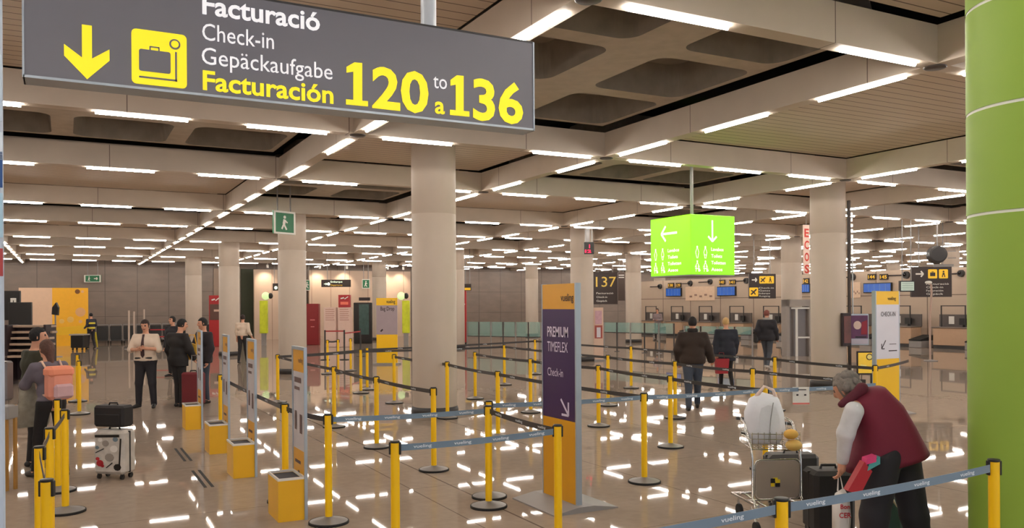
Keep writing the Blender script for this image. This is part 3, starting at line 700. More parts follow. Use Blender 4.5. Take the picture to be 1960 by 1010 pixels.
# cabin-bag gauges: a yellow bin with a tall display panel at its side
def sizer():
    t = thing('bag_size_gauge', 'x', 'bag gauge')
    b = MB(); w_, d_, h_ = .245, .43, .40; e = .012
    b.box(0, w_, 0, e, 0, h_-.02).box(0, w_, d_-e, d_, 0, h_-.02).box(0, e, e, d_-e, 0, h_-.02).box(w_-e, w_, e, d_-e, 0, h_-.02).box(e, w_-e, e, d_-e, 0, .02)
    b.build('bin', mat('bin_yellow', (236, 180, 32), .4, vary=.04), t)
    b = MB(); e = .013
    b.box(-.003, w_+.003, -.003, e, h_-.022, h_).box(-.003, w_+.003, d_-e, d_+.003, h_-.022, h_).box(-.003, e, e, d_-e, h_-.022, h_).box(w_-e, w_+.003, e, d_-e, h_-.022, h_)
    b.build('rim', M['white'], t)
    MB().box(.013, w_-.013, .013, d_-.013, .02, .375).build('dark_fill', mat('bin_fill_dark', (42, 44, 56), .7), t)  # solid dark block up near the rim makes the open top read dark
    x = w_-.002; H = 1.60; PL = .44
    MB().box(x-.004, x+.024, -.02, .0, 0, H).box(x-.004, x+.024, .44, .46, 0, H).box(x-.004, x+.024, 0, PL, H-.03, H).box(x-.004, x+.024, 0, PL, .0, .03).build('panel_frame', M['silver'], t)
    MB().box(x+.006, x+.018, 0, PL, 1.36, H-.03).build('panel_header', M['gold'], t)
    MB().box(x+.006, x+.018, 0, PL, .62, 1.36).build('panel_middle', mat('panel_grey', (196, 190, 192), .5), t)
    MB().box(x+.006, x+.018, 0, PL, .03, .62).build('panel_lower', M['gold'], t)
    b = MB(); fr = lambda a, y, c: (x+.003+y*.2, PL-a*.71, c)
    def put(n): b.add([fr(*v) for v in n.v], n.f)
    n = MB(); text_into(n, 'vueling', .30, 1.45, .05, width=.24, bold=.01); bar(n, .08, 1.28, .44, 1.28, .05); bar(n, .08, 1.20, .36, 1.20, .03)
    bar(n, .14, .98, .14, .80, .10); bar(n, .42, .96, .42, .78, .12); bar(n, .1, .5, .4, .5, .03); bar(n, .3, .42, .3, .30, .08); put(n); b.build('panel_print', mat('print_brown', (92, 66, 62), .6), t)
    return t
S0 = sizer()
for k, (y, lab) in enumerate(((7.83, 'yellow bag gauge bin with display panel, nearest of the row at left'), (10.08, 'yellow bag gauge bin with display panel, second from the viewer'), (11.90, 'yellow bag gauge bin with display panel, third from the viewer'), (14.45, 'yellow bag gauge bin with display panel, farthest, before the maroon suitcase'))):
    o = S0 if k == 0 else copy_tree(S0); o.location = (1.715 if k == 0 else 1.70, y, 0); o['label'] = lab; o['group'] = 'bag size gauges'
# advertising pillar at the left edge, seen at its side
pc = at_d(-50, 600, 3.0)
t = thing('advertising_pillar', 'pale blue-white edge of a lit poster pillar cut by the left picture border', 'advertising pillar', (pc[0], pc[1], 0), -YAW+.545)
MB().box(-.30, .093, 0, .14, 0, 3.2, bev=.008).build('body', mat('pillar_pale', (186, 198, 214), .4, vary=.05), t)
b = MB()
for z0, z1, mi in ((2.42, 2.55, 0), (2.52, 2.62, 1), (2.24, 2.40, 2), (2.10, 2.20, 3), (2.66, 2.9, 4)): b.box(-.28, .090, -.003, 0, z0, z1, mi)
b.build('poster', [cm((40, 80, 140)), cm((225, 235, 245)), cm((170, 205, 225)), cm((170, 60, 60)), cm((200, 215, 230))], t)
# ================================================================ people: one continuous skinned surface each, clothes as separate parts
def surface_net(f, lo, hi, h):
    lo = np.array(lo, float)-2*h; hi = np.array(hi, float)+2*h
    n = np.maximum(3, np.ceil((hi-lo)/h).astype(int)+1)
    ax = [lo[i]+h*np.arange(n[i]) for i in range(3)]
    P = np.stack(np.meshgrid(*ax, indexing='ij'), -1).reshape(-1, 3)
    v = f(P).reshape(n); ins = v < 0
    c = [slice(0, -1), slice(1, None)]
    cnt = np.zeros(n-1, int); acc = np.zeros((*(n-1), 3)); num = np.zeros(n-1)
    for i in (0, 1):
        for j in (0, 1):
            for k in (0, 1): cnt += ins[c[i], c[j], c[k]]
    act = (cnt > 0) & (cnt < 8)
    base = np.stack(np.meshgrid(*[np.arange(m-1) for m in n], indexing='ij'), -1).astype(float)
    for a in range(3):
        o1, o2 = [x for x in range(3) if x != a]
        for p in (0, 1):
            for q in (0, 1):
                s0 = [None]*3; s1 = [None]*3; s0[a] = c[0]; s1[a] = c[1]
                s0[o1] = s1[o1] = c[p]; s0[o2] = s1[o2] = c[q]
                A, B = v[tuple(s0)], v[tuple(s1)]; cr = (A < 0) != (B < 0)
                t = np.where(cr, A/np.where(np.abs(A-B) < 1e-12, 1, A-B), 0)
                off = np.zeros((*(n-1), 3)); off[..., a] = t; off[..., o1] = p; off[..., o2] = q
                acc += np.where(cr[..., None], base+off, 0); num += cr
    idx = -np.ones(n-1, int); idx[act] = np.arange(act.sum())
    V = lo+h*acc[act]/num[act][:, None]
    F = []
    for a in range(3):
        b_, d_ = (a+1) % 3, (a+2) % 3
        s0 = [slice(1, -1)]*3; s0[a] = slice(0, -1); s1 = list(s0); s1[a] = slice(1, None)
        A, B = ins[tuple(s0)], ins[tuple(s1)]
        w_ = np.argwhere(A != B)
        if not len(w_): continue
        up = A[tuple(w_.T)]
        g = w_.copy(); g[:, b_] += 1; g[:, d_] += 1
        def cell(db, dd):
            q = g.copy(); q[:, b_] -= db; q[:, d_] -= dd; return idx[tuple(q.T)]
        Q = np.stack([cell(1, 1), cell(0, 1), cell(0, 0), cell(1, 0)], 1)
        Q[~up] = Q[~up][:, ::-1]; F.append(Q)
    F = np.concatenate(F); F = F[(F >= 0).all(1)]
    return V, F
def cone_d(P, a, b, ra, rb):
    a, b = np.asarray(a, float), np.asarray(b, float); d = b-a; L = d@d
    t = np.clip(((P-a)@d)/max(L, 1e-9), 0, 1)
    return np.linalg.norm(P-(a+t[:, None]*d), axis=1)-(ra+(rb-ra)*t)
def ell_d(P, c, ax, r):
    q = np.stack([((P-c)@ax[i])/r[i] for i in range(3)], 1); k = np.linalg.norm(q, axis=1)
    return (k-1)*min(r)*np.clip(k, .6, 1.4)**0
def smin(a, b, k):
    h = np.clip(.5+.5*(b-a)/k, 0, 1); return b*(1-h)+a*h-k*h*(1-h)
def union(P, prims, k, grow=0.0):
    out = None
    for p in prims:
        d = p(P)
        out = d if out is None else smin(out, d, k)
    return out-grow
def C_(a, b, ra, rb=None): return lambda P: cone_d(P, a, b, ra, ra if rb is None else rb)
def unit(v): v = np.asarray(v, float); return v/max(np.linalg.norm(v), 1e-9)
def net_obj(name, f, lo, hi, h, m, parent):
    V, F = surface_net(f, lo, hi, h)
    b = MB(); b.add([tuple(v) for v in V], [tuple(int(i) for i in q) for q in F], 0, True); return b.build(name, m, parent)
BASE = dict(pel=(0, 0, .96), waist=(0, .0, 1.10), chest=(0, .0, 1.30), neck=(0, -.01, 1.47), head=(0, .02, 1.645),
    sL=(-.185, -.01, 1.42), eL=(-.23, -.03, 1.14), wL=(-.24, .04, .89), sR=(.185, -.01, 1.42), eR=(.23, -.03, 1.14), wR=(.24, .04, .89),
    hL=(-.09, 0, .92), kL=(-.10, .02, .50), aL=(-.11, -.02, .08), tL=(-.13, .13, .03), hR=(.09, 0, .92), kR=(.10, .02, .50), aR=(.11, -.02, .08), tR=(.13, .13, .03))
def person(label, loc, rz, height, pose, look=(0, 1, 0), h=.016, top=None, legs=None, shoe=(30, 28, 28), hair=(40, 30, 26), hair_long=0.0, skin=None, sleeves=1.0, hem=None, loose=.012, collar=None, fat=1.0, bald=False, hands=True, coat_open=None, legloose=.008, vest=False):
    J = {k: np.array(v, float) for k, v in BASE.items()}
    for k, v in pose.items(): J[k] = np.array(v, float)
    S = height/1.765
    t = thing('person', label, 'person', loc, rz)
    sk = skin or M['skin']
    lat = unit(J['sR']-J['sL']); up_ = unit(J['neck']-J['pel']); plat = unit(J['hR']-J['hL'])
    torso = [C_(J['pel']-plat*.075*fat, J['pel']+plat*.075*fat, .105*fat), C_(J['waist']-lat*.06*fat, J['waist']+lat*.06*fat, .100*fat), C_(J['chest']-lat*.085*fat, J['chest']+lat*.085*fat, .108*fat), C_(J['sL']*.8+J['sR']*.2, J['sR']*.8+J['sL']*.2, .062), C_(J['pel'], J['waist'], .11*fat), C_(J['waist'], J['chest'], .11*fat), C_(J['chest'], J['neck']-up_*.06, .10, .06)]
    arms = []
    for s in 'LR': arms.append((C_(J['s'+s], J['e'+s], .052, .040), C_(J['e'+s], J['w'+s], .040, .027)))
    legp = []
    for s in 'LR': legp.append((C_(J['h'+s], J['k'+s], .088*fat, .056), C_(J['k'+s], J['a'+s], .055, .038)))
    feet = [C_(J['a'+s]+[0, 0, -.02], J['t'+s], .038, .030) for s in 'LR']
    fw = unit(look); rt = unit(np.cross(fw, up_ if abs(fw@up_) < .9 else [0, 0, 1])); hu = np.cross(rt, fw); hax = (rt, fw, hu); hc = J['head']
    headp = [lambda P: ell_d(P, hc+hu*.02, hax, (.073, .092, .100)), C_(hc-hu*.045+fw*.035, hc-hu*.075+fw*.062, .048, .030), C_(hc+fw*.092+hu*.015, hc+fw*.108-hu*.012, .008, .013), C_(J['neck']-up_*.03, hc-hu*.05-fw*.01, .056, .050)]
    ears = [C_(hc+rt*s*.074+hu*.012, hc+rt*s*.080-hu*.02, .012, .008) for s in (-1, 1)]
    palms = []; fingers = MB()
    for s in 'LR':
        w_ = J['w'+s]; d = unit(w_-J['e'+s]) if 'd'+s not in J else unit(J['d'+s]); side = unit(np.cross(d, fw if abs(d@fw) < .9 else up_)); nrm = np.cross(side, d)
        palms.append(C_(w_, w_+d*.075, .026, .030))
        if hands:
            inner = 1 if s == 'L' else -1
            for q in range(4):
                a = w_+d*.085+side*(q-1.5)*.019; L = (.062, .075, .070, .055)[q]
                fingers.tube([a-d*.02, a+d*L*.45+nrm*.004, a+d*L*.8+nrm*.022, a+d*L*.95+nrm*.042], [.0095, .009, .008, .006], 6)
            a = w_+d*.03+side*.028*inner
            fingers.tube([a, a+side*.025*inner+d*.025+nrm*.01, a+side*.034*inner+d*.055+nrm*.02], [.011, .010, .007], 6)
    pts = np.array(list(J.values())); lo = pts.min(0)-.20; hi = pts.max(0)+.20
    allp = torso+[q for a in arms for q in a]+[q for a in legp for q in a]+feet+headp+palms
    def body(P):
        d = union(P, allp, .035); d = np.minimum(d, union(P, ears, .01))
        for s in (-1, 1):   # eye sockets
            d = np.maximum(d, -(np.linalg.norm(P-(hc+fw*.094+rt*s*.032+hu*.028), axis=1)-.009))
        return d
    V, F = surface_net(body, lo, hi, h)
    eyes = [hc+fw*.080+rt*s*.032+hu*.028 for s in (-1, 1)]; mouth = hc+fw*.088-hu*.045
    b = MB(); b.add(V, [tuple(int(i) for i in q) for q in F], 0, True)
    cen = V[F].mean(1)
    for i, q in enumerate(cen):
        if min(np.linalg.norm(q-eyes[0]), np.linalg.norm(q-eyes[1])) < .014 and (q-hc)@fw > .07: b.m[i] = 1
        elif abs((q-mouth)@rt) < .024 and abs((q-mouth)@hu) < .009 and (q-hc)@fw > .05: b.m[i] = 2
    b.add(fingers.v, fingers.f, 0, True)
    bo = b.build('body', [sk, M['ink'], cm((150, 84, 78), .5)], t); 
    if top:
        low = J['pel']-[0, 0, .02] if hem is None else np.array([0, 0, hem])
        tp = list(torso)
        if hem is not None and hem < J['pel'][2]-.08: tp += [C_(J['h'+s]+[0, 0, .0], J['h'+s]*.55+J['k'+s]*.45, .10*fat, .098*fat) for s in 'LR']
        if not vest:
            for s in 'LR':
                if sleeves > .5: tp += [C_(J['s'+s], J['e'+s], .054, .044), C_(J['e'+s], J['e'+s]+(J['w'+s]-J['e'+s])*min(1, (sleeves-.5)*2), .044, .033+.011*(1-min(1, (sleeves-.5)*2)))]
                else: tp += [C_(J['s'+s], J['s'+s]+(J['e'+s]-J['s'+s])*sleeves*2, .056, .05)]
        tp.append(C_(J['neck']-up_*.06, J['neck']-up_*.005, .075, .062))
        def ft(P):
            d = union(P, tp, .035, loose)
            axis = (P-low)@(up_ if hem is None else np.array([0, 0, 1.0])); d = np.maximum(d, -axis)
            return np.maximum(d, (P-(J['neck']+up_*.01))@up_)
        net_obj('top' if not vest else 'vest', ft, lo, hi, h, top, t)
    if legs:
        lp = [q for a in legp for q in a]+[torso[0]]
        def fl(P):
            d = union(P, lp, .03, legloose); d = np.maximum(d, (P-(J['pel']+[0, 0, .05]))@up_)
            return np.maximum(d, -(P[:, 2]-.045)) if hem is None or True else d
        net_obj('trousers', fl, lo, hi, h, legs, t)
    for s, q in zip('LR', feet):
        A_, T_ = J['a'+s], J['t'+s]; f_ = unit(T_-A_)
        def fs(P, A_=A_, T_=T_):
            d = union(P, [C_(A_+[0, 0, -.01], T_, .044, .036), C_(A_-np.array([f_[0], f_[1], 0])*.04+[0, 0, -.04], T_+[f_[0]*.03, f_[1]*.03, 0], .036, .030)], .02)
            return np.maximum(np.maximum(d, P[:, 2]-(A_[2]+.01)), -(P[:, 2]-min(0.004, A_[2]-.07)) if A_[2] < .12 else d)
        net_obj('shoe', fs, np.minimum(A_, T_)-.12, np.maximum(A_, T_)+.12, min(h, .014), cm(shoe), t)
    if hair:
        hp = [lambda P: ell_d(P, hc+hu*.022-fw*.008, hax, (.083, .100, .108))]
        if hair_long: hp.append(C_(hc-fw*.055-hu*.02, hc-fw*.085-hu*hair_long, .065, .035))
        def fh(P):
            d = union(P, hp, .03); q = P-hc
            face = np.maximum(.030-q@fw, q@hu-.062)      # region kept clear for the face
            d = np.maximum(d, -face)
            if not hair_long: d = np.maximum(d, -(q@hu+.055))
            if bald: d = np.maximum(d, q@hu-.05)
            return d
        net_obj('hair', fh, hc-.35, hc+.2, min(h, .014), mat('hair_%d' % len(bpy.data.materials), hair, .75, vary=.35, scale=40, bump=.4), t)
    t.scale = (S, S, S)
    t['sk'] = 0; del t['sk']
    return t, J, S, dict(fw=fw, rt=rt, hu=hu)
def spot(px, d): P = at_d(px, 700, d); return (float(P[0]), float(P[1]), 0.0)
W2M = lambda t, p: p
def part_net(name, t, prims, m, h=.012, k=.02, cut=None, pad=.15, lo=None, hi=None):
    def f(P):
        d = union(P, prims, k)
        return np.maximum(d, cut(P)) if cut else d
    return net_obj(name, f, lo, hi, h, m, t)
c_navy = cm((34, 32, 38), .8); c_blk = cm((30, 27, 28), .8); c_jean = cm((58, 66, 80), .8); c_wht = cm((216, 196, 176), .7)
def stride(a, bk=.12):
    """mid-stride legs: a > 0 puts the left leg ahead"""
    return dict(kL=(-.09, .18*a+.03, .51), aL=(-.10, .30*a-.02, .09), tL=(-.11, .30*a+.12, .04 if a > 0 else .03), kR=(.09, -.02*a+.02, .50), aR=(.10, -.30*a-.02, .12), tR=(.11, -.30*a+.10, .03), eL=(-.24, -.13*a-.02, 1.15), wL=(-.24, -.12*a+.04, .90), eR=(.24, .08*a-.02, 1.15), wR=(.24, .20*a+.02, .91))
# couple at the left
d0 = 10.45
person('man in dark green jacket with short black hair standing behind the woman with pink backpack', spot(66, d0), -YAW-.75, 1.74, dict(head=(.02, .04, 1.645), eL=(-.25, .04, 1.15), wL=(-.20, .16, .95)), look=(.45, .9, -.05), h=.013, top=cm((46, 46, 32), .85), legs=c_blk, hem=.80, loose=.03, hair=(18, 16, 18))
p, J, S, B = person('woman in grey sweater with brown hair and pink backpack at left', spot(97, 9.85), -YAW+.95, 1.63, dict(pel=(0, -.02, .95), chest=(0, .05, 1.29), neck=(0, .07, 1.45), head=(0, .11, 1.62), waist=(0, .01, 1.1), sL=(-.17, .05, 1.40), sR=(.17, .05, 1.40), eL=(-.23, .18, 1.18), wL=(-.12, .36, 1.20), eR=(.22, .20, 1.17), wR=(.10, .38, 1.16), kL=(-.10, .12, .50), aL=(-.12, .17, .09), tL=(-.13, .32, .03), kR=(.09, -.06, .50), aR=(.10, -.16, .09), tR=(.12, -.02, .03)), look=(-.15, 1, -.1), h=.012, top=cm((104, 98, 108), .85, vary=.12), legs=c_blk, hair=(84, 56, 46), hair_long=.17, fat=.92, loose=.018, hem=.98, shoe=(60, 56, 54))
b = MB().box(-.15, .15, -.30, -.10, 1.00, 1.40, bev=.05); b.build('backpack', cm((226, 150, 128), .8, vary=.1), p)
MB().box(-.12, .12, -.36, -.29, 1.02, 1.20, bev=.03).build('backpack_pocket', cm((206, 168, 172), .8, vary=.2), p)
MB().box(-.155, .155, -.315, -.09, 1.28, 1.42, bev=.04).build('backpack_flap', cm((240, 150, 118), .8), p)
for s in (-1, 1): MB().tube([(s*.10, -.10, 1.38), (s*.11, .0, 1.475), (s*.115, .12, 1.44), (s*.12, .17, 1.28), (s*.125, .08, 1.10), (s*.12, -.10, 1.05)], .014, 6).build('backpack_strap', cm((216, 180, 160), .8), p)
def cloth_drape(P_):
    pass
b = MB(); n = 9; m_ = 12; vs = []
for i in range(m_):
    for k in range(n):
        a = 2*math.pi*k/n; v = i/(m_-1); r = .06+.07*math.sin(v*2.6)+.03*math.sin(a*3+v*4)
        vs.append((-.03+1.7*r*math.cos(a), .40+.55*r*math.sin(a), 1.22-.60*v))
b.add(vs, [(i*n+k, i*n+(k+1) % n, (i+1)*n+(k+1) % n, (i+1)*n+k) for i in range(m_-1) for k in range(n)], 0, True); b.add(vs, [tuple(range(n)), tuple(range((m_-1)*n, m_*n))[::-1]])
o = b.build('folded_jacket', cm((148, 142, 128), .85, vary=.4, scale=14), None); tag(o, 'grey-green jacket hanging over the arm of the woman with the pink backpack', 'jacket'); o.matrix_world = Matrix.Translation(p.location) @ Matrix.Rotation(p.rotation_euler[2], 4, 'Z') @ Matrix.Scale(S, 4)
# man in white shirt facing the viewer
p, J, S, B = person('man in white short-sleeved shirt and dark tie facing the viewer', spot(279, 16.62), -YAW+math.pi+.05, 1.74, dict(eL=(-.27, .05, 1.17), wL=(-.10, .24, 1.20), eR=(.27, .05, 1.17), wR=(.09, .25, 1.18), dL=(.9, .3, .1), dR=(-.9, .3, .1), kL=(-.13, .01, .5), aL=(-.15, -.02, .08), tL=(-.19, .12, .03), kR=(.13, .01, .5), aR=(.15, -.02, .08), tR=(.19, .12, .03)), look=(0, .9, -.35), h=.014, top=c_wht, legs=c_navy, hair=(46, 30, 26), sleeves=.5, loose=.022, fat=1.12, legloose=.02)
b = MB(); tz = ((1.475, .092, .022), (1.40, .135, .018), (1.30, .165, .026), (1.16, .165, .034), (1.06, .158, .036), (1.01, .155, .004)); vs = [(s*w_, y_+e, z_) for z_, y_, w_ in tz for s, e in ((-1, 0), (1, 0), (1, .012), (-1, .012))]
b.add(vs, [(i*4+k, i*4+(k+1) % 4, (i+1)*4+(k+1) % 4, (i+1)*4+k) for i in range(5) for k in range(4)]+[(3, 2, 1, 0), (20, 21, 22, 23)]); b.build('tie', cm((60, 34, 36), .6), p)
MB().box(-.165, .165, -.135, .145, .985, 1.02, bev=.01).build('belt', M['black'], p)
# man in a black suit and the traveller with the maroon case
p, J, S, B = person('man in black suit seen from behind beside the maroon suitcase', spot(341, 16.75), -YAW-.45, 1.75, dict(head=(.03, .08, 1.64), neck=(.01, .03, 1.47), eR=(.25, .06, 1.16), wR=(.23, .18, .98), eL=(-.24, -.02, 1.14), wL=(-.22, .06, .90), kL=(-.05, .03, .5), aL=(-.03, .0, .08), tL=(-.03, .15, .03)), look=(.5, .8, -.2), h=.014, top=c_blk, legs=c_blk, hem=.82, loose=.03, hair=(22, 20, 20))
p, J, S, B = person('traveller in dark hooded jacket and jeans behind the last display panel', spot(390, 17.3), -YAW+2.4, 1.76, dict(eR=(.24, .08, 1.17), wR=(.16, .24, 1.02)), look=(.2, 1, -.15), h=.015, top=cm((38, 32, 38), .85), legs=c_jean, hem=.84, loose=.03, hair=(20, 18, 20))
def suitcase(label, loc, rz, w_, d_, h_, m, mtrim, handle=.0, hm=None):
    t = thing('suitcase', label, 'suitcase', loc, rz)
    MB().box(-w_/2, w_/2, -d_/2, d_/2, .06, h_, bev=.035).build('shell', m, t)
    MB().box(-w_/2-.004, w_/2+.004, -.012, .012, .075, h_-.015, bev=.004).build('zip_band', mtrim, t)
    for sx in (-1, 1):
        for sy in (-1, 1): MB().cyl((sx*w_*.38-.012, sy*d_*.3, .03), (sx*w_*.38+.012, sy*d_*.3, .03), .03, n=14).box(sx*w_*.38-.015, sx*w_*.38+.015, sy*d_*.3-.015, sy*d_*.3+.015, .035, .07).build('wheel', M['black'], t)
    MB().tube([(-.07, 0, h_-.005), (-.06, 0, h_+.03), (.06, 0, h_+.03), (.07, 0, h_-.005)], .012, 8).build('carry_handle', M['black'], t)
    if handle:
        b = MB()
        for s in (-1, 1): b.cyl((s*w_*.22, d_*.32, h_-.02), (s*w_*.22, d_*.32, h_+handle), .009, n=8)
        b.box(-w_*.26, w_*.26, d_*.32-.014, d_*.32+.014, h_+handle-.01, h_+handle+.02, bev=.008); b.build('pull_handle', hm or M['chrome'], t)
    return t
suitcase('maroon upright suitcase with pull handle between suited man and yellow bin', spot(370, 16.6), -YAW-.2, .40, .26, .70, cm((104, 26, 34), .6), cm((74, 18, 26)), .32)
t = thing('shoulder_bag', 'yellow and white bag carried beside the suited man', 'bag', spot(367, 17.0), -YAW)
MB().prism([(-.10, .92), (.12, .92), (.10, 1.22), (-.02, 1.26), (-.10, 1.18)], 1, -.05, .05).build('pouch', cm((214, 168, 62), .7, vary=.2), t); MB().box(-.03, .06, -.058, .058, .98, 1.14).build('white_patch', M['white'], t); MB().tube([(-.09, 0, 1.2), (-.04, 0, 1.42), (.06, 0, 1.42), (.10, 0, 1.2)], .012, 6).build('strap', M['gold'], t)
# walkers
person('person in white shirt and black trousers walking away left of the second column', spot(465, 29.5), -YAW, 1.70, dict(stride(-.5), wR=(.30, .10, .95)), look=(.1, 1, 0), h=.022, top=c_wht, legs=c_blk, hem=1.0, loose=.02, hair=(50, 34, 30))
p, J, S, B = person('man in dark brown jacket and jeans walking away in the middle right', spot(1326, 15.75), -YAW-.12, 1.74, dict(stride(-.75), eR=(.29, .05, 1.15), wR=(.36, .16, .95), eL=(-.27, .0, 1.14)), look=(-.1, 1, -.05), h=.013, top=cm((50, 38, 32), .85, vary=.1), legs=c_jean, hem=.88, loose=.045, hair=(26, 20, 20), fat=1.12, legloose=.018)
MB().lathe([(.085, 1.44), (.10, 1.47), (.10, 1.53), (.082, 1.55)], 18).build('collar', cm((34, 28, 26), .9), p)
p, J, S, B = person('blond person in dark navy coat with a red bag walking away', spot(1390, 19.5), -YAW-.05, 1.66, dict(stride(.6), eL=(-.24, .0, 1.13)), look=(.1, 1, 0), h=.016, top=cm((36, 38, 50), .85), legs=c_blk, hem=.70, loose=.04, hair=(196, 158, 106), fat=1.05)
t = thing('shopping_bag', 'red bag hanging from the hand of the blond person', 'bag', spot(1381, 19.35), -YAW+.2)
MB().prism([(-.13, .38), (.13, .38), (.17, .72), (-.15, .72)], 1, -.06, .06).build('pouch', cm((150, 22, 34), .6, vary=.1), t); MB().tube([(-.08, 0, .71), (-.05, 0, .86), (.05, 0, .86), (.08, 0, .71)], .008, 6).build('handles', cm((120, 20, 30)), t)
p, J, S, B = person('man in dark coat and jeans mid-stride before the check-in counters', spot(1468, 25.6), -YAW-.55, 1.78, dict(stride(.9)), look=(.3, .9, 0), h=.018, top=c_navy, legs=cm((66, 70, 78), .8), hem=.84, loose=.045, hair=(120, 66, 56), fat=1.1, shoe=(190, 180, 170))
MB().box(-.36, -.22, -.18, .12, .78, 1.06, bev=.03).build('shoulder_bag', M['black'], p)
MB().lathe([(.09, 1.45), (.115, 1.49), (.10, 1.54)], 16).build('scarf', cm((160, 156, 150), .9), p)
person('staff member in grey shirt standing behind the far check-in counter', spot(1259, 46.0), -YAW+2.6, 1.74, dict(wL=(-.12, .28, 1.12), wR=(.12, .28, 1.12)), look=(0, 1, 0), h=.026, top=cm((140, 126, 128), .8), legs=c_blk, hair=(30, 24, 24))
person('person in dark clothes half hidden beside the far pale column at left', spot(331, 24.0), -YAW+2.8, 1.72, {}, look=(.3, 1, 0), h=.022, top=c_navy, legs=c_blk, hem=.8, loose=.03, hair=(24, 20, 20))
p, J, S, B = person('worker with cap and yellow reflective bands pushing a cart far left', spot(175, 40.6), -YAW+.9, 1.72, dict(stride(.4), wL=(-.16, .34, 1.02), wR=(.16, .34, 1.02)), look=(0, 1, -.1), h=.026, top=cm((42, 42, 56), .8), legs=c_navy, hair=(26, 24, 30))
MB().lathe([(.165, .98), (.175, 1.0), (.175, 1.06), (.165, 1.08)], 18).lathe([(.18, 1.22), (.19, 1.24), (.19, 1.29), (.18, 1.31)], 18).build('reflective_band', cm((214, 196, 60), .6), p)
MB().tube([(.24, .1, .8), (.34, .2, .4), (.42, .25, .05)], [.06, .05, .03], 8).build('yellow_cloth', cm((206, 186, 60), .7), p)
# bending woman in the maroon vest
BX, BD = 1700, 6.2; pc = spot(BX, BD)
k_ = FPX/BD
def bp(px, py, y): 
    q = FPX/(BD+y); return ((px-980)/q*1.0-(BX-980)/FPX*BD, y, CAMZ-(py-578)/q)
hm_ = {'pel': bp(1712, 862, .02), 'waist': bp(1704, 812, .04), 'chest': bp(1676, 772, .06), 'neck': bp(1646, 748, .10), 'head': bp(1621, 744, .16),
 'sL': bp(1634, 785, -.06), 'eL': bp(1618, 828, -.02), 'wL': bp(1612, 878, .05), 'sR': bp(1664, 760, .22), 'eR': bp(1632, 812, .32), 'wR': bp(1618, 870, .30),
 'hL': bp(1690, 880, -.07), 'kL': bp(1672, 985, -.08), 'hR': bp(1728, 880, .09), 'kR': bp(1748, 985, .10)}
hm_['aL'] = (hm_['kL'][0]-.03, -.10, .08); hm_['tL'] = (hm_['kL'][0]-.16, -.06, .03); hm_['aR'] = (hm_['kR'][0]+.06, .10, .08); hm_['tR'] = (hm_['kR'][0]-.07, .16, .03)
hm_['dL'] = (-.1, .1, -1); hm_['dR'] = (-.1, 0, -1)
p, J, S, B = person('grey-haired woman in maroon vest bending over beside the luggage trolley', pc, -YAW, 1.765, hm_, look=(-.62, .66, -.42), h=.011, top=None, legs=cm((30, 28, 34), .8, vary=.15), hair=(126, 118, 110), legloose=.045, fat=.88, sleeves=1)
lo = np.array([-.6, -.5, 0]); hi = np.array([.6, .6, 1.7])
slp = []
for s in 'LR': slp += [C_(J['s'+s], J['e'+s], .070, .062), C_(J['e'+s], J['w'+s], .060, .044)]
part_net('sleeves', p, slp, cm((214, 214, 216), .8, vary=.12, scale=18), .011, .03, lo=lo, hi=hi)
upv = unit(J['neck']-J['pel'])
rings = [((1622, 766), (1650, 741), .075), ((1627, 784), (1688, 737), .17), ((1635, 818), (1722, 770), .205), ((1637, 850), (1747, 813), .22), ((1630, 880), (1764, 845), .225), ((1623, 904), (1773, 862), .23)]
b = MB(); n = 32; vs = []
def ring(Lp, Rp, dp, k=1.0, dz=0.0):
    Lq, Rq = np.array(bp(*Lp, .06)), np.array(bp(*Rp, .06)); c = (Lq+Rq)/2; a = (Rq-Lq)/2*k; o = []
    for i in range(n):
        t = 2*math.pi*i/n; w_ = 1+.025*math.sin(5*t+dp*30)
        o.append(c+a*math.copysign(abs(math.cos(t))**.85, math.cos(t))*w_+np.array([0, dp*k*math.copysign(abs(math.sin(t))**.85, math.sin(t))*w_, dz]))
    return o
fine = []
for (l0, r0, d0_), (l1, r1, d1_) in zip(rings[:-1], rings[1:]):
    for u in (0, .5): fine.append((tuple(np.array(l0)*(1-u)+np.array(l1)*u), tuple(np.array(r0)*(1-u)+np.array(r1)*u), d0_*(1-u)+d1_*u))
fine.append(rings[-1])
loops = [ring(*fine[0], .3, .01)]+[ring(*f) for f in fine]+[ring(*fine[-1], .95, .004), ring(*fine[-2], .93, .01)]
for l in loops: vs += l
m_ = len(loops)
b.add(vs, [(l*n+i, (l+1)*n+i, (l+1)*n+(i+1) % n, l*n+(i+1) % n) for l in range(m_-1) for i in range(n)], 0, True); b.add(vs, [tuple(range(n)), tuple(range((m_-1)*n, m_*n))[::-1]])
b.build('vest', cm((108, 22, 46), .75, vary=.12, scale=5, bump=.25), p)
part_net('collar', p, [C_(np.array(bp(1650, 742, .0)), np.array(bp(1648, 744, .14)), .045), C_(np.array(bp(1610, 772, .0)), np.array(bp(1644, 748, .0)), .026, .04)], cm((84, 16, 36), .75), .010, .02, lo=lo, hi=hi)
b = MB(); hc_ = J['head']; rs = random.Random(5)
for k in range(46):
    th_, ph_ = rs.uniform(0, 2*math.pi), rs.uniform(-.35, 1.5); v = np.array([math.cos(th_)*math.cos(ph_), math.sin(th_)*math.cos(ph_), math.sin(ph_)])
    if v@B['fw'] > .45: continue
    b.ball(hc_+v*np.array([.085, .10, .098])+[0, 0, .02], rs.uniform(.022, .036), 8, 6)
b.build('hair_curls', mat('hair_grey_curl', (124, 117, 110), .85, vary=.4, scale=60), p)
